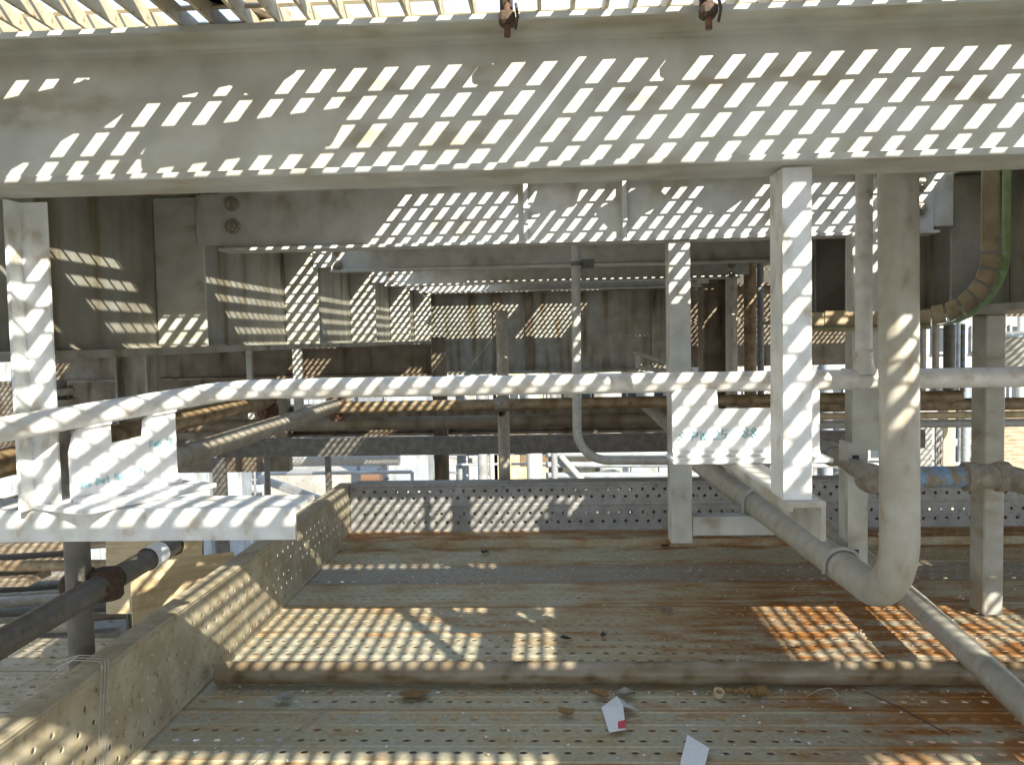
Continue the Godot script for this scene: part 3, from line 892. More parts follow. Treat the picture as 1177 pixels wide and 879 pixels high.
# ---------------------------------------------------------------- white hangers, shoes and pipes
func hangers_and_pipes() -> void:
	var b := MB.new()
	# left hanger: angle with one leg towards the viewer
	b.extrude(PackedVector2Array([Vector2(0, 0), Vector2(0, -0.035), Vector2(0.005, -0.035), Vector2(0.005, -0.005), Vector2(0.042, -0.005), Vector2(0.042, 0)]), along_y(-0.753, -0.231, -1.155), 0.437)
	solo("hanger_angle", "white angle hanger at far left, from the nearest beam down to the white channel", "hanger", b, M.white, "white hangers")
	# right hanger
	b = MB.new()
	b.extrude(PackedVector2Array([Vector2(0, 0), Vector2(0.036, 0), Vector2(0.036, 0.005), Vector2(0.005, 0.005), Vector2(0.005, 0.06), Vector2(0, 0.06)]), along_y(0.294, -0.213, -1.06), 0.419)
	solo("hanger_angle", "brightest white angle hanger in front of the right pipe shoe", "hanger", b, M.white, "white hangers")
	# hanger under the second beam with its foot bar
	var h := thing("pipe_hanger", "pale hanger under the second beam with a foot bar to the right", "hanger", Vector3(0.32, -0.53, -2.1))
	b = MB.new()
	b.bb(0.296, 0.350, -0.525, 0.2345, -2.075, -2.13, 0.002)
	part(h, "hanger_post", b, M.beam_clean)
	b = MB.new()
	b.bb(0.3505, 0.60, -0.507, -0.458, -2.08, -2.125, 0.002)
	part(h, "foot_bar", b, M.beam_clean)
	# depth angle that carries the right shoe
	b = MB.new()
	b.extrude(PackedVector2Array([Vector2(0.048, 0), Vector2(0, 0), Vector2(0, -0.05), Vector2(0.006, -0.05), Vector2(0.006, -0.007), Vector2(0.041, -0.007), Vector2(0.041, -0.012), Vector2(0.048, -0.012)]), Transform3D(Basis(Vector3(-1, 0, 0), Vector3.UP, Vector3(0, 0, -1)), Vector3(0.345, -0.2145, -1.052)), 1.02)
	solo("support_angle", "pale steel angle running back from the bright hanger's foot under the right shoe", "angle", b, M.beam_clean)
	# white channel at left
	b = MB.new()
	b.extrude(PackedVector2Array([Vector2(-0.05, -0.278), Vector2(-0.044, -0.278), Vector2(-0.044, -0.240), Vector2(0.05, -0.240), Vector2(0.05, -0.233), Vector2(-0.046, -0.233), Vector2(-0.05, -0.237)]), along_x(-1.02, 0, -1.19), 0.655)
	solo("support_channel", "white channel under the left hanger, its cut end in mid air", "channel", b, M.white)

	# horizontal white pipe with its bend
	var p := thing("white_pipe", "long white pipe level across the picture, bending towards the viewer at left", "pipe", Vector3(0.6, -0.1, -1.425))
	b = MB.new()
	b.tube(bent([Vector3(-1.202, -0.182, -0.10), Vector3(-0.56, -0.080, -1.425), Vector3(3.0, -0.084, -1.425)], 0.09, 12), 0.0172, 24)
	part(p, "pipe_run", b, M.pipe)
	b = MB.new()
	b.tube([Vector3(0.530, 0.398, -1.425), Vector3(0.530, -0.03, -1.425)], 0.0138, 20)
	b.lathe(Vector3(0.530, -0.03, -1.425), Vector3(0, -1, 0), [[0.0138, 0], [0.0152, 0.004], [0.0148, 0.012], [0.0165, 0.026], [0.019, 0.042]], 20)
	part(p, "riser", b, M.pipe)
	for x in [-0.47, 0.497, 0.563]:
		b = MB.new()
		b.tube([Vector3(x - 0.003, -0.0795, -1.425), Vector3(x, -0.0795, -1.425), Vector3(x + 0.003, -0.0795, -1.425)], [0.0172, 0.0184, 0.0172], 24, false)
		part(p, "weld_bead", b, M.pipe)

	# right pipe shoe: plate with two tabs up to the pipe, on a base plate
	var s := thing("pipe_shoe", "white pipe shoe with cyan handwriting behind the bright right hanger", "pipe shoe", Vector3(0.33, -0.214, -1.45), "white pipe shoes")
	b = MB.new()
	b.extrude(PackedVector2Array([Vector2(0.205, -0.207), Vector2(0.452, -0.207), Vector2(0.452, -0.098), Vector2(0.44, -0.092), Vector2(0.392, -0.092), Vector2(0.386, -0.126), Vector2(0.283, -0.126), Vector2(0.280, -0.092), Vector2(0.215, -0.092), Vector2(0.205, -0.10)]), Transform3D(Basis(Vector3.RIGHT, Vector3.UP, Vector3(0, 0, 1)), Vector3(0, 0, -1.416)), 0.006)
	var web := part(s, "web_plate", b, M.shoe)
	b = MB.new()
	b.bb(0.2, 0.462, -0.2145, -0.2065, -1.37, -1.455, 0.0015)
	part(s, "base_plate", b, M.shoe)
	b = MB.new()
	b.tube([Vector3(0.206, -0.203, -1.409), Vector3(0.451, -0.203, -1.409)], 0.005, 8)
	part(s, "weld_bead", b, M.shoe)
	scrawl(s, "8 PW 25/ 88", Vector3(0.215, -0.181, -1.4092), Vector3(1, 0.05, 0).normalized(), Vector3(0.15, 1, 0).normalized(), 0.015)

	# left pipe shoe follows the bent pipe
	var a := Vector3(-0.95, -0.142, -0.62)
	var e := Vector3(-0.56, -0.080, -1.425)
	var dir := (e - a).normalized()
	var hz := Vector3(dir.x, 0, dir.z).normalized()
	var out := Vector3(-hz.z, 0, hz.x)   # to the right of the pipe run
	if out.x < 0.0: out = -out
	var c := a + dir * 0.68
	s = thing("pipe_shoe", "white welded pipe shoe with cyan handwriting on the left channel", "pipe shoe", Vector3(c.x, -0.2325, c.z), "white pipe shoes")
	var fr := Transform3D(Basis(hz, Vector3.UP, hz.cross(Vector3.UP)), Vector3(c.x, 0, c.z) - hz.cross(Vector3.UP) * 0.003)
	var yc := c.y - 0.012
	var sl := dir.y / Vector2(dir.x, dir.z).length()
	b = MB.new()
	b.extrude(PackedVector2Array([Vector2(-0.09, -0.224), Vector2(0.098, -0.224), Vector2(0.092, -0.205), Vector2(0.092, yc + 0.092 * sl), Vector2(0.046, yc + 0.04 * sl), Vector2(0.034, yc - 0.010), Vector2(0.032, yc - 0.034), Vector2(-0.024, yc - 0.038), Vector2(-0.025, yc - 0.025 * sl), Vector2(-0.072, yc - 0.072 * sl), Vector2(-0.084, yc - 0.022), Vector2(-0.09, yc - 0.045)]), fr, 0.006)
	part(s, "web_plate", b, M.shoe)
	b = MB.new()
	b.box(Vector3(c.x, -0.2285, c.z), Vector3(0.235, 0.008, 0.13), 0.0015, Basis(hz, Vector3.UP, hz.cross(Vector3.UP)))
	part(s, "base_plate", b, M.shoe)
	b = MB.new()
	b.tube([Vector3(c.x, -0.2225, c.z) - hz * 0.09 + out * 0.004, Vector3(c.x, -0.2225, c.z) + hz * 0.096 + out * 0.004], 0.006, 8)
	part(s, "weld_bead", b, M.shoe)
	for q in [[-0.072, -0.026], [0.046, 0.091]]:
		b = MB.new()
		b.tube([c + dir * q[0] + out * 0.004 - Vector3(0, 0.016, 0), c + dir * q[1] + out * 0.004 - Vector3(0, 0.016, 0)], 0.0045, 8)
		part(s, "weld_bead", b, M.shoe)
	var face := out * 0.0037
	scrawl(s, "No Dat No-1207", Vector3(c.x, -0.205, c.z) - hz * 0.075 + face, (hz + Vector3(0, 0.06, 0)).normalized(), Vector3.UP, 0.0095)
	scrawl(s, "Fab 12", Vector3(c.x, -0.160, c.z) + hz * 0.042 + face, (hz + Vector3(0, 0.03, 0)).normalized(), Vector3.UP, 0.009)

	# big grey pipe: down, elbow, away along the girders
	p = thing("grey_pipe", "thick grey pipe coming down at right and turning away in an elbow", "pipe", Vector3(0.55, -0.46, -1.6))
	b = MB.new()
	b.tube(bent([Vector3(0.545, 0.40, -1.33), Vector3(0.553, -0.444, -1.33), Vector3(0.475, -0.425, -3.0)], 0.115, 16), 0.030, 32)
	part(p, "pipe_run", b, M.grey_pipe)
	for q in [Vector3(0.5508, -0.325, -1.33), Vector3(0.5475, -0.4425, -1.45)]:
		var ax := Vector3(0.0, 1, 0) if q.z > -1.4 else Vector3(0.045, 0, 1).normalized()
		b = MB.new()
		b.tube([q - ax * 0.003, q, q + ax * 0.003], [0.030, 0.0312, 0.030], 32, false)
		part(p, "weld_bead", b, M.grey_pipe)
	u_bolt("rusty pipe hoop on the grey pipe where it crosses the foot bar", Vector3(0.516, -0.427, -2.1), Vector3(0.045, 0, 1).normalized(), 0.0345, 0.026)
	u_bolt("pipe hoop on the grey pipe nearest its elbow", Vector3(0.542, -0.441, -1.56), Vector3(0.045, 0, 1).normalized(), 0.0345, 0.012)

# ---------------------------------------------------------------- right side
func right_side_pipes() -> void:
	var b := MB.new()
	# drilled angle behind the grey pipe
	var t := thing("drilled_angle", "grey angle with two dark bolt holes standing behind the thick grey pipe", "angle", Vector3(0.58, -0.46, -1.66))
	b.extrude(PackedVector2Array([Vector2(0, 0), Vector2(0.038, 0), Vector2(0.038, 0.005), Vector2(0.005, 0.005), Vector2(0.005, 0.05), Vector2(0, 0.05)]), along_y(0.573, -0.47, -1.62), 0.255)
	part(t, "angle_section", b, M.beam_clean)
	for y in [-0.245, -0.43]:
		b = MB.new()
		b.bb(0.581, 0.594, y - 0.006, y + 0.006, -1.6195, -1.619, 0.0)
		part(t, "bolt_hole", b, M.black)
	# upper hanger plate further back
	t = thing("hanger_angle", "stained hanger behind the small white riser, its lower end ragged", "hanger", Vector3(0.76, -0.27, -2.0))
	b = MB.new()
	b.extrude(PackedVector2Array([Vector2(0, 0), Vector2(0.085, 0), Vector2(0.085, 0.006), Vector2(0.006, 0.006), Vector2(0.006, 0.05), Vector2(0, 0.05)]), along_y(0.725, -0.285, -2.02), 0.52)
	part(t, "angle_section", b, M.beam)
	# box post on the floor at right
	b = MB.new()
	b.bb(1.222, 1.278, FLOOR + 0.002, 0.04, -2.38, -2.46, 0.004)
	solo("box_post", "tall grey box-section post standing on the planks at far right", "post", b, M.beam)
	# low diagonal pipe
	b = MB.new()
	b.tube([Vector3(0.85, -0.757, -0.72), Vector3(0.905, -0.742, -1.45), Vector3(0.962, -0.727, -2.2), Vector3(1.01, -0.71, -3.2)], 0.030, 28)
	solo("low_pipe", "thick grey pipe running low along the floor to the bottom right corner", "pipe", b, M.grey_pipe)
	# blue pipe with fittings
	t = thing("blue_pipe", "worn blue pipe with grey couplings behind the thick grey pipe", "pipe", Vector3(0.7, -0.29, -1.55))
	b = MB.new()
	b.tube([Vector3(0.572, -0.262, -1.50), Vector3(0.60, -0.262, -1.78)], 0.0165, 18)
	part(t, "stub_pipe", b, M.fitting)
	b = MB.new()
	b.tube([Vector3(0.60, -0.262, -1.78), Vector3(0.645, -0.262, -2.5)], 0.02, 18)
	part(t, "blue_run", b, M.blue)
	b = MB.new()
	b.lathe(Vector3(0.602, -0.262, -1.80), Vector3(-0.06, 0, 1).normalized(), [[0.018, -0.02], [0.026, -0.014], [0.026, 0.014], [0.018, 0.02]], 18)
	part(t, "coupling", b, M.fitting)
	b = MB.new()
	b.lathe(Vector3(0.572, -0.264, -1.50), Vector3(0.2, -0.1, 1).normalized(), [[0.0, -0.03], [0.017, -0.026], [0.026, -0.012], [0.027, 0.004], [0.022, 0.018], [0.012, 0.025], [0.0, 0.027]], 20)
	part(t, "elbow_fitting", b, M.fitting)
	b = MB.new()
	b.tube([Vector3(0.572, -0.264, -1.51), Vector3(0.755, -0.266, -1.52)], 0.0195, 20)
	part(t, "blue_run", b, M.blue)
	b = MB.new()
	b.lathe(Vector3(0.745, -0.266, -1.52), Vector3(1, 0, 0), [[0.02, -0.002], [0.027, 0.0], [0.027, 0.016], [0.023, 0.02], [0.023, 0.05], [0.0, 0.052]], 20)
	part(t, "coupling", b, M.fitting)
	b = MB.new()
	b.tube(bent([Vector3(0.775, -0.266, -1.52), Vector3(0.825, -0.268, -1.52), Vector3(0.87, -0.288, -1.40), Vector3(0.95, -0.30, -1.22)], 0.025, 5), 0.022, 18)
	b.lathe(Vector3(0.81, -0.267, -1.52), Vector3(1, 0, -0.1).normalized(), [[0.022, -0.012], [0.0275, -0.008], [0.0275, 0.01], [0.022, 0.014]], 18)
	part(t, "elbow_fitting", b, M.fitting)
	b = MB.new()
	b.box(Vector3(0.603, -0.257, -1.472), Vector3(0.006, 0.022, 0.012), 0.001, Basis(Vector3.FORWARD, 0.3))
	part(t, "paper_tag", b, M.paper)
	# curved cable tray
	t = thing("cable_tray", "brown and green cable tray curving from upright to level at top right", "cable tray", Vector3(0.8, 0.0, -1.7))
	b = MB.new()
	b.bb(0.862, 0.896, 0.155, 0.40, -1.70, -1.7025, 0.0)
	part(t, "side_rail", b, M.brown_tray)
	b = MB.new()
	b.bb(0.49, 0.765, 0.002, 0.040, -1.70, -1.7025, 0.0)
	b.bb(0.555, 0.60, 0.0, 0.043, -1.698, -1.6995, 0.0)
	part(t, "side_rail", b, M.brown_tray)
	var cc := Vector2(0.762, 0.15)
	var rin := 0.102
	var rout := 0.140
	for k in 6:
		var a0 := -PI * 0.5 * (k + 0.06) / 6.0
		var a1 := -PI * 0.5 * (k + 0.86) / 6.0
		b = MB.new()
		var q := []
		for aa in [[a0, rin], [a0, rout], [a1, rout], [a1, rin]]:
			q.append(Vector2(cc.x + cos(aa[0]) * aa[1], cc.y + sin(aa[0]) * aa[1]))
		for zz in [-1.70, -1.7025]:
			b.quad(Vector3(q[0].x, q[0].y, zz), Vector3(q[1].x, q[1].y, zz), Vector3(q[2].x, q[2].y, zz), Vector3(q[3].x, q[3].y, zz), Vector3(0, 0, 1 if zz == -1.70 else -1))
		for i in 4:
			var j := (i + 1) % 4
			var dd: Vector2 = (q[j] - q[i]).orthogonal().normalized()
			b.quad(Vector3(q[i].x, q[i].y, -1.70), Vector3(q[j].x, q[j].y, -1.70), Vector3(q[j].x, q[j].y, -1.7025), Vector3(q[i].x, q[i].y, -1.7025), Vector3(-dd.x, -dd.y, 0))
		part(t, "rail_segment", b, M.brown_tray)
	b = MB.new()
	var prof := [Vector2(0.9025, 0.40)]
	for k in 11:
		var aa := -PI * 0.5 * k / 10.0
		prof.append(Vector2(cc.x + cos(aa) * (rout + 0.001), cc.y + sin(aa) * (rout + 0.001)))
	prof.append(Vector2(0.49, 0.009))
	for i in prof.size() - 1:
		var p0: Vector2 = prof[i]
		var p1: Vector2 = prof[i + 1]
		var nn := Vector3(p1.y - p0.y, -(p1.x - p0.x), 0).normalized()
		for o in [0.0, 0.002]:
			var off: Vector3 = nn * float(o)
			b.quad(Vector3(p0.x, p0.y, -1.703) - off, Vector3(p1.x, p1.y, -1.703) - off, Vector3(p1.x, p1.y, -1.672) - off, Vector3(p0.x, p0.y, -1.672) - off, nn * (1.0 if o == 0.0 else -1.0))
		b.quad(Vector3(p0.x, p0.y, -1.672), Vector3(p1.x, p1.y, -1.672), Vector3(p1.x, p1.y, -1.672) - nn * 0.002, Vector3(p0.x, p0.y, -1.672) - nn * 0.002, Vector3(0, 0, 1))
	part(t, "tray_base", b, M.green_tray)

	# two vertical pipes and a blue one in the dark right-hand gap
	var list := [[0.975, -4.5, 0.031, M.grey_pipe, "grey vertical pipe in the dark gap right of the second hanger"], [1.075, -4.5, 0.033, M.tube, "brown vertical pipe beside the grey one in the dark right gap"], [1.142, -4.55, 0.018, M.blue, "thin blue vertical pipe in the dark right gap"]]
	for d in list:
		b = MB.new()
		b.tube([Vector3(d[0], -3.0, d[1]), Vector3(d[0], 0.40, d[1])], d[2], 18)
		solo("vertical_pipe", d[4], "pipe", b, d[3], "vertical pipes in the right gap")
	# conduit
	t = thing("conduit", "thin grey conduit dropping from the third beam and curving right", "conduit", Vector3(0.08, -0.35, -2.3))
	b = MB.new()
	b.tube(bent([Vector3(0.076, 0.40, -2.3), Vector3(0.070, -0.343, -2.3), Vector3(0.62, -0.353, -2.3)], 0.085, 10), 0.0125, 18)
	part(t, "conduit_run", b, M.conduit)
	b = MB.new()
	b.bb(0.09, 0.125, 0.19, 0.215, -2.30, -2.33, 0.002)
	b.tube([Vector3(0.076, 0.196, -2.3), Vector3(0.076, 0.208, -2.3)], 0.0155, 16)
	part(t, "bracket", b, M.tube_dark)
	# stray bracket arms near the second hanger
	t = thing("bracket_arm", "pair of thin grey bracket arms sticking left behind the second hanger", "bracket", Vector3(0.45, -0.2, -4.0))
	b = MB.new()
	b.tube([Vector3(0.40, -0.075, -4.0), Vector3(0.66, -0.17, -3.9)], 0.011, 10)
	part(t, "arm", b, M.conduit)
	b = MB.new()
	b.tube([Vector3(0.42, -0.15, -4.0), Vector3(0.66, -0.19, -3.9)], 0.011, 10)
	b.box(Vector3(0.42, -0.115, -4.0), Vector3(0.02, 0.09, 0.02), 0.003)
	part(t, "arm", b, M.conduit)
	# level pipes at right distance
	for d in [[-0.352, 0.03, M.tube, "upper brown level pipe behind the box post"], [-0.402, 0.017, M.wood, "tan level rail under the brown pipe behind the box post"], [-0.442, 0.02, M.conduit, "lowest grey level pipe behind the box post"]]:
		b = MB.new()
		b.tube([Vector3(0.95, d[0], -4.0 - d[1]), Vector3(3.4, d[0] - 0.012, -4.0 - d[1])], d[1], 16)
		solo("level_pipe", d[3], "pipe", b, d[2], "level pipes behind the box post")

# ---------------------------------------------------------------- scaffold tubes
func scaffold_tubes() -> void:
	var b := MB.new()
	b.tube([Vector3(-0.965, -2.9, -1.60), Vector3(-0.958, -0.12, -1.60)], 0.0245, 20)
	solo("scaffold_standard", "dark upright scaffold tube left of the toe board", "scaffold tube", b, M.tube_dark)
	b = MB.new()
	b.tube([Vector3(-0.893, -0.488, 0.2), Vector3(-0.915, -0.482, -1.62)], 0.0245, 20)
	b.tube([Vector3(-0.915, -0.482, -1.66), Vector3(-0.925, -0.480, -2.35)], 0.0235, 20)
	solo("scaffold_ledger", "dark ledger tube along the outer side of the left toe board", "scaffold tube", b, M.tube_dark)
	var t := thing("tape_wrap", "white and cream tape wrapped round the dark ledger tube", "tape", Vector3(-0.918, -0.50, -1.85))
	for d in [[-1.80, -1.86, M.paper], [-1.93, -2.02, M.wood]]:
		b = MB.new()
		b.tube([Vector3(-0.9175, -0.4815, d[0]), Vector3(-0.9187, -0.4815, d[1])], 0.0262, 20, false)
		part(t, "tape_band", b, d[2])
	coupler("rusty coupler joining the dark ledger to the left standard", Vector3(-0.94, -0.483, -1.62), Vector3(0, 0, 1), Vector3(0, 1, 0), M.dark_rust)
	# tubes running away along the left
	b = MB.new()
	b.tube([Vector3(-0.93, -0.283, -1.35), Vector3(-0.93, -0.272, -3.72)], 0.029, 20)
	solo("scaffold_tube", "thick beige tube running away under the white pipe at left", "scaffold tube", b, M.tube_grey)
	b = MB.new()
	b.tube([Vector3(-1.03, -0.215, -1.2), Vector3(-1.03, -0.208, -2.95)], 0.027, 20)
	solo("scaffold_tube", "brown tube running away just above the thick beige tube", "scaffold tube", b, M.tube)
	coupler("rusty coupler at the far end of the upper brown tube at left", Vector3(-1.03, -0.218, -2.95), Vector3(0, 0, 1), Vector3(1, 0, 0), M.rust)
	coupler("rusty coupler at the far end of the thick beige tube", Vector3(-0.93, -0.285, -3.55), Vector3(0, 0, 1), Vector3(1, 0, 0), M.rust)
	# cross tube and upright with coupler in the middle
	b = MB.new()
	b.tube([Vector3(-0.98, -0.282, -3.5), Vector3(1.7, -0.276, -3.5)], 0.0245, 20)
	solo("scaffold_tube", "long tan tube level across the middle under the white pipe", "scaffold tube", b, M.tube)
	b = MB.new()
	b.tube([Vector3(-0.216, -2.9, -3.56), Vector3(-0.206, 0.12, -3.56)], 0.0255, 20)
	solo("scaffold_standard", "tan upright scaffold tube in the middle distance", "scaffold tube", b, M.tube_grey)
	coupler("dark coupler joining the tan upright and the level tan tube", Vector3(-0.212, -0.28, -3.53), Vector3(1, 0, 0), Vector3(0, 1, 0), M.fitting)
	b = MB.new()
	b.tube([Vector3(-2.3, -0.435, -4.3), Vector3(0.9, -0.43, -4.3)], 0.034, 20)
	solo("scaffold_tube", "dark brown tube level behind the tan one", "scaffold tube", b, M.brown)
	b = MB.new()
	b.tube([Vector3(0.40, -0.29, -3.6), Vector3(0.72, -0.62, -3.2)], 0.0245, 18)
	solo("scaffold_brace", "brown diagonal brace behind the second hanger", "scaffold tube", b, M.tube_grey)
	# uprights hanging under the channel rail at left
	for d in [[-2.48, 0.05, M.tube_dark, "thick dark upright under the channel rail at left"], [-2.12, 0.016, M.tube_dark, "thin striped upright left of centre under the channel rail"], [-1.66, 0.02, M.tube_dark, "second thin upright under the channel rail"]]:
		b = MB.new()
		b.bb(d[0] - d[1], d[0] + d[1], -3.0, -0.70, -5.99, -6.03, 0.003)
		solo("thin_post", d[3], "post", b, d[2], "posts under the channel rail")
	for d in [[-2.10, "left striped hanger rod under the brown stained beam"], [-1.76, "right striped hanger plate under the brown stained beam"]]:
		b = MB.new()
		b.bb(d[0] - (0.02 if d[0] < -2 else 0.032), d[0] + (0.02 if d[0] < -2 else 0.032), -0.6, -0.02, -5.66, -5.69, 0.003)
		solo("hanger_plate", d[1], "hanger", b, M.beam, "plates under the brown beam")
	# tubes and timber lying on the level below at left
	rng.seed = 5
	for k in 9:
		b = MB.new()
		var z := -3.6 - 0.16 * k
		var y := -1.35 - 0.1 * (k % 3)
		b.tube([Vector3(-5.2, y, z + 0.3), Vector3(-2.35 + rng.randf() * 0.2, y + 0.02, z - 0.2)], 0.03, 12)
		solo("stacked_tube", ["top", "second", "third", "fourth", "fifth", "sixth", "seventh", "eighth", "last"][k] + " scaffold tube of the pile lower down at far left, counting away from the viewer", "scaffold tube", b, [M.tube_grey, M.tube_dark, M.timber][k % 3], "piled tubes at lower left")
	for k in 3:
		b = MB.new()
		b.box(Vector3(-3.2 - 0.2 * k, -0.93 - 0.09 * k, -3.6 - 0.1 * k), Vector3(2.2, 0.045, 0.2), 0.004, Basis(Vector3.UP, 0.25 - 0.1 * k))
		solo("timber_plank", ["top timber plank on the pile lower down at far left", "middle timber plank on the pile lower down at far left", "bottom timber plank on the pile lower down at far left"][k], "plank", b, M.timber, "timber planks at lower left")

# ---------------------------------------------------------------- the plant around
func windows(parent: Node3D, x0: float, x1: float, nx: int, y0: float, y1: float, ny: int, z: float, wf: float, hf: float) -> void:
	for i in nx:
		for j in ny:
			var cx := lerpf(x0, x1, (i + 0.5) / nx)
			var cy := lerpf(y0, y1, (j + 0.5) / ny)
			var w := (x1 - x0) / nx * wf
			var h := (y1 - y0) / ny * hf
			var f := MB.new()
			f.bb(cx - w / 2 - 0.06, cx + w / 2 + 0.06, cy + h / 2, cy + h / 2 + 0.06, z, z + 0.1, 0.0)
			f.bb(cx - w / 2 - 0.06, cx + w / 2 + 0.06, cy - h / 2 - 0.06, cy - h / 2, z, z + 0.14, 0.0)
			f.bb(cx - w / 2 - 0.06, cx - w / 2, cy - h / 2, cy + h / 2, z, z + 0.1, 0.0)
			f.bb(cx + w / 2, cx + w / 2 + 0.06, cy - h / 2, cy + h / 2, z, z + 0.1, 0.0)
			f.bb(cx - 0.03, cx + 0.03, cy - h / 2, cy + h / 2, z + 0.02, z + 0.08, 0.0)
			var o := part(parent, "window", f, M.offwhite)
			var g := MB.new()
			g.bb(cx - w / 2, cx + w / 2, cy - h / 2, cy + h / 2, z + 0.005, z + 0.03, 0.0)
			part(o, "pane", g, M.glass)

func handrail(label: String, pts: Array, height: float, r: float, m: Material, kind := "handrails of the plant beyond") -> void:
	var t := thing("handrail", label, "handrail", pts[0], kind)
	for k in 2:
		var b := MB.new()
		var line := []
		for p in pts:
			line.append(p + Vector3(0, height * (1.0 - 0.5 * k), 0))
		b.tube(line, r, 8)
		part(t, "rail", b, m)
	for i in pts.size() - 1:
		var n := int(maxf(1, (pts[i + 1] - pts[i]).length() / 0.9))
		for j in n + 1:
			var p: Vector3 = pts[i].lerp(pts[i + 1], float(j) / n)
			var b := MB.new()
			b.cyl(p, p + Vector3(0, height, 0), r, 8)
			part(t, "rail_post", b, m)

func background() -> void:
	var b := MB.new()
	# cream building
	var t := thing("cream_building", "cream rendered building far off in the centre with brown panels", "building", Vector3(0, GROUND, -36))
	b.bb(-2.4, 9.0, GROUND, 5.0, -36, -46, 0.0)
	part(t, "wall", b, M.cream)
	for x in [-0.75, 2.4, 5.2]:
		b = MB.new()
		b.bb(x - 0.65, x + 0.65, -5.6, -4.9, -35.95, -36.0, 0.0)
		part(t, "brown_panel", b, M.far_brown)
	b = MB.new()
	b.bb(-2.4, 9.0, -6.45, -6.3, -35.9, -36.0, 0.0)
	part(t, "plinth_band", b, M.offwhite)
	windows(t, -2.2, 8.8, 7, -4.3, 4.0, 3, -36.0, 0.5, 0.55)
	# white building with stairs
	t = thing("white_building", "white building with rows of windows left of the cream one", "building", Vector3(-5, GROUND, -32))
	b = MB.new()
	b.bb(-9.0, -2.7, GROUND, 4.0, -32, -42, 0.0)
	part(t, "wall", b, M.offwhite)
	windows(t, -8.8, -2.9, 6, -6.4, 3.4, 5, -32.0, 0.55, 0.5)
	handrail("curved white stair rail in front of the white building", [Vector3(-3.6, -4.7, -26), Vector3(-2.9, -4.75, -26), Vector3(-2.3, -5.0, -26), Vector3(-1.9, -5.6, -26)], 1.0, 0.04, M.clad)
	# blue-grey cladding hall at left
	t = thing("clad_hall", "pale blue-grey clad hall beyond the left side", "building", Vector3(-11, GROUND, -24))
	b = MB.new()
	b.bb(-22.0, -6.3, GROUND, 4.0, -24, -36, 0.0)
	part(t, "wall", b, M.clad)
	for k in 26:
		b = MB.new()
		b.bb(-16.0 + k * 0.37, -16.0 + k * 0.37 + 0.12, GROUND, 3.9, -23.94, -24.0, 0.0)
		part(t, "cladding_rib", b, M.clad)
	windows(t, -15.0, -6.8, 6, -1.8, 0.4, 1, -23.93, 0.6, 0.5)
	# right-hand hall
	t = thing("white_hall", "white hall with window bands beyond the right side", "building", Vector3(14, GROUND, -26))
	b = MB.new()
	b.bb(5.6, 24.0, GROUND, 5.0, -26, -38, 0.0)
	part(t, "wall", b, M.offwhite)
	windows(t, 5.8, 15.0, 8, -6.0, 0.5, 4, -26.0, 0.6, 0.45)
	# grey box duct, columns
	b = MB.new()
	b.bb(-2.62, -1.98, GROUND, 0.6, -13.0, -13.6, 0.01)
	solo("box_duct", "pale grey square duct rising in the bright gap left of centre", "duct", b, M.clad)
	b = MB.new()
	b.tube([Vector3(-2.95, -2.12, -12.6), Vector3(-2.66, -2.12, -12.6)], 0.11, 18)
	solo("rusty_drum", "small rusty drum beside the pale square duct", "drum", b, M.rust)
	for d in [[-1.02, 0.075, "grey round column in the bright gap at centre"], [0.03, 0.045, "slim dark column in the bright gap right of centre"]]:
		b = MB.new()
		b.tube([Vector3(d[0], GROUND, -12), Vector3(d[0], 0.5, -12)], d[1], 16)
		solo("far_column", d[2], "column", b, M.far_grey, "columns in the bright gap")
	# pipe rack
	t = thing("pipe_rack", "rack of level pipes in the bright gap right of centre", "pipe rack", Vector3(0.4, GROUND, -12.4))
	for x in [0.12, 0.68]:
		b = MB.new()
		b.bb(x - 0.035, x + 0.035, GROUND, 0.3, -12.4, -12.47, 0.005)
		part(t, "upright", b, M.tube_dark)
	for y in [-2.22, -2.06, -1.90, -1.74, -1.5, -1.2]:
		b = MB.new()
		b.tube([Vector3(-0.1, y, -12.3), Vector3(2.4, y - 0.02, -12.3)], 0.045, 12)
		part(t, "level_pipe", b, M.clad)
	b = MB.new()
	b.bb(0.08, 0.5, -2.5, -2.42, -12.2, -12.25, 0.005)
	b.tube([Vector3(0.12, -1.75, -12.2), Vector3(0.55, -2.25, -12.2)], 0.045, 8)
	part(t, "brace", b, M.offwhite)
	# vessel
	b = MB.new()
	b.lathe(Vector3(1.12, GROUND, -16), Vector3.UP, [[0.24, 0], [0.24, 6.6], [0.2, 6.8], [0.1, 6.9], [0.0, 6.95]], 24)
	solo("slim_vessel", "slim pale vessel standing right of the pipe rack", "vessel", b, M.alu)
	# white equipment
	t = thing("equipment_cabinet", "white equipment cabinet with two doors beyond the back toe board", "cabinet", Vector3(1.7, GROUND, -14))
	b = MB.new()
	b.bb(1.28, 2.3, GROUND, -2.0, -14.0, -15.0, 0.02)
	part(t, "body", b, M.offwhite)
	for x in [1.33, 1.8]:
		b = MB.new()
		b.bb(x, x + 0.42, -3.2, -2.1, -13.97, -14.0, 0.01)
		part(t, "door", b, M.clad)
	# grey level pipe and handrails at left
	b = MB.new()
	b.tube([Vector3(-3.4, -1.155, -8.0), Vector3(-1.5, -1.155, -8.0)], 0.065, 18)
	solo("level_pipe", "fat grey level pipe in the bright gap at left", "pipe", b, M.conduit)
	handrail("white handrail level in the bright gap at left", [Vector3(-3.2, -2.45, -9.0), Vector3(-1.55, -2.45, -9.0)], 1.0, 0.02, M.offwhite)
	handrail("sloping stair rail behind the left end of the white channel", [Vector3(-3.05, -3.1, -9.5), Vector3(-1.9, -2.6, -9.6)], 0.9, 0.02, M.clad)
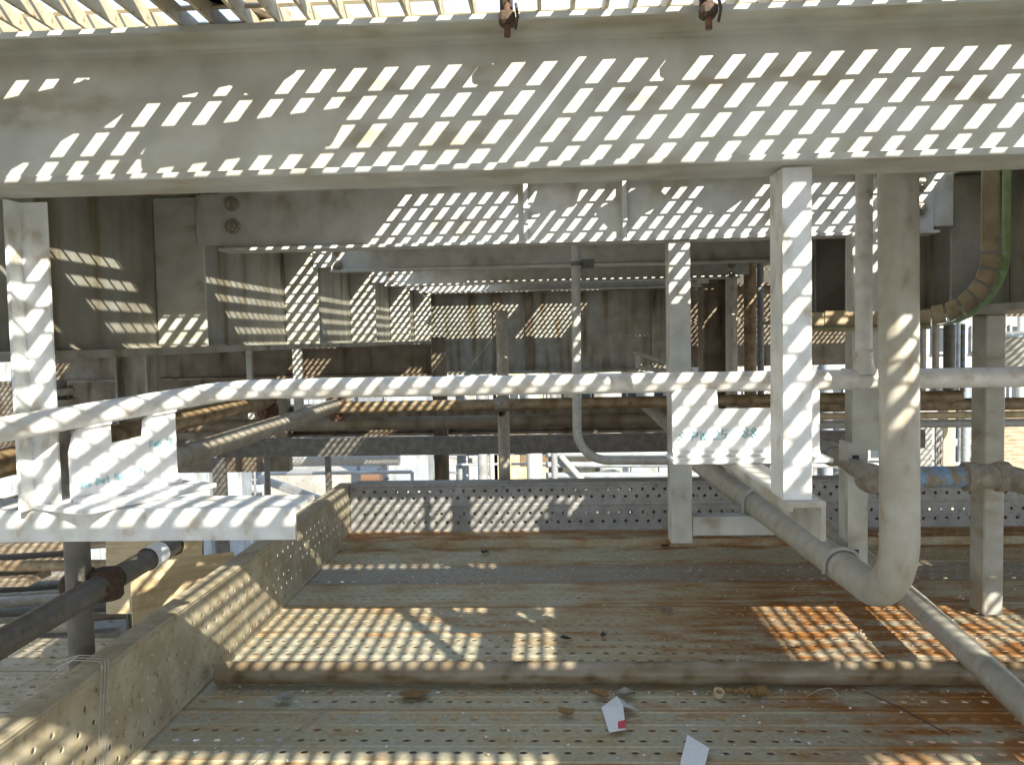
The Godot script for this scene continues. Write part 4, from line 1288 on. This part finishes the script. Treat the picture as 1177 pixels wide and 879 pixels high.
	b = MB.new()
	b.box(Vector3(-2.75, -1.75, -9.2), Vector3(1.3, 0.09, 0.05), 0.01, Basis(Vector3.FORWARD, 0.35))
	solo("stair_stringer", "pale sloping stair beam in the bright gap at left", "stair beam", b, M.offwhite)
	b = MB.new()
	b.bb(-5.4, -3.3, GROUND, -2.4, -15, -17, 0.0)
	solo("low_wall", "dull grey low wall in the bright gap at left", "wall", b, M.concrete)
	for d in [[-5.4, 0.28, "wide pale panel column left of the striped upright"], [-4.75, 0.12, "narrow pale column between the striped uprights"]]:
		b = MB.new()
		b.bb(d[0] - d[1], d[0] + d[1], GROUND, 1.0, -12.0, -12.4, 0.01)
		solo("pale_column", d[2], "column", b, M.clad, "pale columns at left")
	b = MB.new()
	b.tube([Vector3(-2.1, -2.35, -9.1), Vector3(-1.95, -2.25, -9.1)], 0.02, 8)
	solo("red_marker", "small red rod on the stair rail at left", "rod", b, M.orange)
	# right mid-distance: cabinet, slotted strip, drum, panels, tubes
	b = MB.new()
	b.bb(2.45, 2.72, -1.7, -0.62, -6.0, -6.25, 0.01)
	solo("grey_cabinet", "tall grey cabinet behind the blue pipe at right", "cabinet", b, M.beam)
	t = thing("slotted_strip", "pale slotted upright strip beside the grey cabinet", "upright", Vector3(2.53, -1.7, -5.5))
	b = MB.new()
	b.bb(2.51, 2.555, -1.7, -0.62, -5.5, -5.52, 0.002)
	part(t, "strip", b, M.offwhite)
	for k in 7:
		for s in [-0.009, 0.009]:
			b = MB.new()
			b.bb(2.5325 + s - 0.0035, 2.5325 + s + 0.0035, -0.70 - 0.075 * k - 0.03, -0.70 - 0.075 * k, -5.4995, -5.499, 0.0)
			part(t, "slot", b, M.black)
	for d in [[3.25, 3.36, M.cream, "narrow cream panel right of the slotted strip"], [3.62, 4.3, M.timber, "broad beige panel right of the box post"]]:
		b = MB.new()
		b.bb(d[0], d[1], -2.4, -0.60, -7.0, -7.1, 0.01)
		solo("wall_panel", d[3], "panel", b, d[2], "panels at right")
	b = MB.new()
	b.tube([Vector3(3.46, -2.4, -7.05), Vector3(3.46, -0.4, -7.05)], 0.035, 12)
	solo("vertical_pipe", "bright blue upright pipe between the cream and beige panels", "pipe", b, M.blue)
	b = MB.new()
	b.lathe(Vector3(3.42, -0.40, -6.2), Vector3.UP, [[0.0, 0], [0.26, 0.0], [0.28, 0.02], [0.28, 0.34], [0.26, 0.36], [0, 0.38]], 28)
	solo("bright_drum", "sunlit bare-metal clad drum at the right edge behind the white pipe", "drum", b, M.alu)
	for k in 6:
		b = MB.new()
		var x := 1.88 + 0.072 * k
		b.tube([Vector3(x, -0.34, -4.6), Vector3(x, 0.03, -4.6)], [0.022, 0.026, 0.02, 0.018, 0.03, 0.012][k], 12)
		solo("tube_bundle_pipe", ["first", "second", "third", "fourth", "fifth", "sixth"][k] + " upright tube from the left in the row under the cable tray", "pipe", b, [M.grey_pipe, M.beam_clean, M.conduit, M.grey_pipe, M.tube_dark, M.blue][k], "row of upright tubes at right")
	handrail("white guard rail beyond the right side", [Vector3(3.0, -2.6, -10), Vector3(6.5, -2.6, -10)], 1.0, 0.025, M.offwhite)
	rng.seed = 91
	for k in 22:
		b = MB.new()
		var vx := -7.5 + 0.78 * k + rng.randf_range(-0.25, 0.25)
		var vz := -15.0 - rng.randf() * 5.0
		var vr: float = [0.04, 0.07, 0.11, 0.05, 0.16][k % 5]
		b.tube([Vector3(vx, GROUND, vz), Vector3(vx, rng.randf_range(-0.8, 1.5), vz)], vr, 12)
		solo("plant_riser", "upright %s pipe of the plant beyond, %s" % [["thin grey", "pale", "fat bluish", "thin pale", "very fat grey"][k % 5], ["at far left", "left of centre", "at centre", "right of centre", "at far right"][k / 5]], "pipe", b, [M.far_grey, M.alu, M.clad, M.offwhite, M.conduit][k % 5], "upright pipes of the plant beyond")
	for k in 6:
		var tx: float = [-6.6, -4.3, -3.3, 3.2, 5.3, 7.4][k]
		var v := thing("plant_vessel", ["pale vessel farthest left in the plant beyond", "grey vessel second from left in the plant beyond", "small vessel left of the square duct", "squat vessel right of the equipment cabinet", "tall vessel seen behind the blue pipe", "vessel farthest right in the plant beyond"][k], "vessel", Vector3(tx, GROUND, -21), "vessels of the plant beyond")
		b = MB.new()
		b.lathe(Vector3(tx, GROUND, -21), Vector3.UP, [[0.5, 0], [0.5, 4.2 + 0.3 * (k % 3)], [0.42, 4.5 + 0.3 * (k % 3)], [0.2, 4.7 + 0.3 * (k % 3)], [0.0, 4.75 + 0.3 * (k % 3)]], 24)
		part(v, "shell", b, [M.alu, M.far_grey, M.clad][k % 3])
		for q in 3:
			b = MB.new()
			b.tube([Vector3(tx, GROUND + 1.6 + q, -21), Vector3(tx, GROUND + 1.66 + q, -21)], 0.53, 24)
			part(v, "band", b, M.far_grey)
		b = MB.new()
		b.tube(bent([Vector3(tx, GROUND + 4.5, -20.9), Vector3(tx, GROUND + 5.6, -20.9), Vector3(tx + 1.2, GROUND + 5.6, -20.9), Vector3(tx + 1.2, GROUND, -20.9)], 0.2, 4), 0.06, 10)
		part(v, "nozzle_pipe", b, M.offwhite)
	handrail("white guard rail on the walkway before the cream building", [Vector3(-2.4, -3.6, -17), Vector3(2.6, -3.6, -17)], 1.0, 0.025, M.offwhite)
	handrail("grey guard rail on the far left walkway", [Vector3(-9.0, -3.2, -16), Vector3(-2.8, -3.2, -16)], 1.0, 0.025, M.far_grey)
	b = MB.new()
	b.bb(-9.0, 3.0, -3.78, -3.62, -17.9, -16.9, 0.01)
	solo("walkway", "grey walkway slab before the white and cream buildings", "walkway", b, M.far_grey)
	# steel frames of the neighbouring unit
	rng.seed = 12
	for k in 7:
		b = MB.new()
		var x := -9.0 + 3.1 * k + rng.randf_range(-0.6, 0.6)
		b.extrude(i_profile(0.22, -0.11, 0.11, 0.012, 0.016, 0.012), Transform3D(Basis(Vector3(0, 0, -1), Vector3.RIGHT, Vector3.UP), Vector3(x, GROUND, -19.0)), 12.0)
		solo("plant_column", "grey steel column of the unit beyond, number %s from the left" % ["one", "two", "three", "four", "five", "six", "seven"][k], "column", b, M.far_grey, "columns of the unit beyond")
	for k in 4:
		b = MB.new()
		b.extrude(i_profile(0.16, -0.1, 0.1, 0.01, 0.014, 0.01), along_x(-10, [-1.2, -2.6, -3.9, 0.6][k], -19.1), 20)
		solo("plant_beam", ["upper level beam of the unit beyond", "middle level beam of the unit beyond", "lower level beam of the unit beyond", "topmost level beam of the unit beyond"][k], "beam", b, M.far_grey, "beams of the unit beyond")
	for k in 4:
		b = MB.new()
		b.tube([Vector3(-10, -1.55 - 0.9 * k, -18.6), Vector3(10, -1.6 - 0.9 * k, -18.6)], 0.07 + 0.02 * k, 12)
		solo("plant_pipe", ["uppermost long pipe on the unit beyond", "second long pipe on the unit beyond", "third long pipe on the unit beyond", "lowest long pipe on the unit beyond"][k], "pipe", b, [M.alu, M.offwhite, M.clad, M.far_grey][k], "long pipes of the unit beyond")

# ---------------------------------------------------------------- litter on the planks
func litter() -> void:
	var y := FLOOR + 0.006
	# paper scraps: bent sheets with thickness
	var t := thing("paper_scrap", "folded white paper scrap with a red corner, on the near planks", "paper", Vector3(0.13, y, -1.73), "white paper scraps")
	var b := MB.new()
	var q := [Vector3(0.098, y + 0.004, -1.775), Vector3(0.135, y + 0.012, -1.815), Vector3(0.144, y + 0.016, -1.755), Vector3(0.142, y + 0.006, -1.668), Vector3(0.107, y + 0.002, -1.664), Vector3(0.18, y + 0.004, -1.755), Vector3(0.158, y + 0.01, -1.782)]
	for off in [0.0, -0.0006]:
		var o := Vector3(0, off, 0)
		var hint := Vector3(0, 1 if off == 0.0 else -1, 0)
		b.flat(q[0] + o, q[1] + o, q[2] + o, q[2] + o, hint)
		b.flat(q[0] + o, q[2] + o, q[3] + o, q[4] + o, hint)
		b.flat(q[1] + o, q[6] + o, q[5] + o, q[2] + o, hint)
	part(t, "sheet", b, M.paper)
	b = MB.new()
	b.flat(Vector3(0.128, y + 0.0077, -1.70), Vector3(0.143, y + 0.0118, -1.70), Vector3(0.142, y + 0.0078, -1.672), Vector3(0.126, y + 0.0058, -1.673), Vector3.UP)
	part(t, "red_print", b, M.red)
	b = MB.new()
	q = [Vector3(0.235, y + 0.002, -1.55), Vector3(0.262, y + 0.012, -1.635), Vector3(0.296, y + 0.010, -1.585), Vector3(0.268, y + 0.003, -1.50), Vector3(0.225, y, -1.50)]
	for off in [0.0, -0.0006]:
		var o := Vector3(0, off, 0)
		var hint := Vector3(0, 1 if off == 0.0 else -1, 0)
		b.flat(q[0] + o, q[1] + o, q[2] + o, q[3] + o, hint)
		b.flat(q[0] + o, q[3] + o, q[4] + o, q[4] + o, hint)
	solo("paper_scrap", "torn white paper cut off by the bottom edge of the picture", "paper", b, M.paper, "white paper scraps")
	# cream plastic cap and dry plug by the tube
	b = MB.new()
	b.lathe(Vector3(0.365, FLOOR + 0.004, -1.845), Vector3(0.1, 0.9, 0.4).normalized(), [[0.009, 0.0], [0.012, 0.004], [0.012, 0.016], [0.009, 0.016], [0.008, 0.004], [0.0, 0.003]], 18)
	solo("plastic_cap", "small cream plastic cap lying against the floor tube", "cap", b, M.wood)
	b = MB.new()
	var pts := []
	var rr := []
	for k in 14:
		pts.append(Vector3(0.385 + 0.0065 * k, FLOOR + 0.014 + 0.003 * sin(k * 1.7), -1.85 + 0.004 * sin(k * 2.3)))
		rr.append((0.006 if k < 9 else 0.012) + 0.0025 * sin(k * 2.9))
	b.tube(pts, rr, 10)
	solo("dry_plug", "lumpy brown dry scrap beside the cream cap", "debris", b, M.leaf)
	# small flakes: each a bent chip
	rng.seed = 33
	var flakes := [[0.03, -2.19, 0.022, M.black, "dark chip behind the floor tube, left of two"], [0.11, -2.0, 0.02, M.black, "dark chip leaning on the floor tube, right of two"], [0.33, -2.43, 0.03, M.fitting, "wide grey flake on the slotted plank"], [0.13, -2.22, 0.016, M.black, "small dark chip behind the floor tube"], [0.16, -1.85, 0.032, M.fitting, "grey torn flake in front of the floor tube"], [0.10, -1.845, 0.032, M.leaf, "brown leaf just in front of the floor tube"], [0.02, -1.75, 0.026, M.leaf, "brown leaf left of the folded paper scrap"], [-0.62, -1.82, 0.035, M.wire, "crumpled clear film left on the near planks"], [-0.33, -1.845, 0.05, M.leaf, "long brown leaf litter before the floor tube"], [0.62, -2.12, 0.02, M.leaf, "brown leaf curl in the right sun patch"], [-0.26, -3.10, 0.03, M.black, "dark flake by the rusty back plank"], [0.43, -3.17, 0.02, M.black, "dark flake under the hanger's foot bar"]]
	for d in flakes:
		b = MB.new()
		var s: float = d[2]
		var a0 := rng.randf() * TAU
		var c := Vector3(d[0], y + 0.003, d[1])
		var ring := []
		for k in 7:
			var a := a0 + TAU * k / 7.0
			ring.append(c + Vector3(cos(a) * s * rng.randf_range(0.5, 1.0), rng.randf_range(-0.002, 0.010), sin(a) * s * 0.6 * rng.randf_range(0.5, 1.0)))
		for k in 7:
			var l := (k + 1) % 7
			b.flat(c, ring[k], ring[l], ring[l], Vector3.UP)
			b.flat(c - Vector3(0, 0.001, 0), ring[k] - Vector3(0, 0.001, 0), ring[l] - Vector3(0, 0.001, 0), ring[l] - Vector3(0, 0.001, 0), Vector3.DOWN)
		solo("litter_flake", d[4], "debris", b, d[3], "flakes and leaves on the planks")
	# fine grit
	for g in 2:
		b = MB.new()
		for k in [420, 260][g]:
			var x := rng.randf_range(-0.8, 1.7)
			var z := rng.randf_range(-3.1, -1.45)
			if k % 3 == 0:   # gathered along the tube and the plank seams
				z = -1.88 + rng.randf_range(-0.01, 0.03) if k % 2 == 0 else -1.79 - 0.235 * (k % 5) + rng.randf_range(-0.012, 0.012)
			var s := rng.randf_range(0.001, 0.0035)
			b.box(Vector3(x, FLOOR + s * 0.5, z), Vector3(s * rng.randf_range(0.8, 2.4), s * 0.7, s * 1.4), 0.0, Basis(Vector3.UP, rng.randf() * TAU))
		solo("floor_grit", "", "", b, [M.wood, M.paper][g], "", "stuff")
	# loose wires
	var wires := [["thin loose wire curling on the near planks at right", [Vector3(0.56, y, -1.84), Vector3(0.585, y + 0.02, -1.83), Vector3(0.61, y + 0.024, -1.83), Vector3(0.64, y, -1.82)], M.wire], ["dark wire lying on the planks at bottom right", [Vector3(0.70, y, -1.86), Vector3(0.74, y, -1.79), Vector3(0.76, y + 0.004, -1.72), Vector3(0.79, y, -1.66)], M.black], ["thin wire slanting over the near planks at left", [Vector3(-0.60, y, -1.50), Vector3(-0.56, y, -1.65), Vector3(-0.50, y, -1.80)], M.wire]]
	for w in wires:
		b = MB.new()
		b.tube(bent(w[1], 0.012, 5), 0.0012, 6)
		solo("loose_wire", w[0], "wire", b, w[2], "loose wires on the planks")
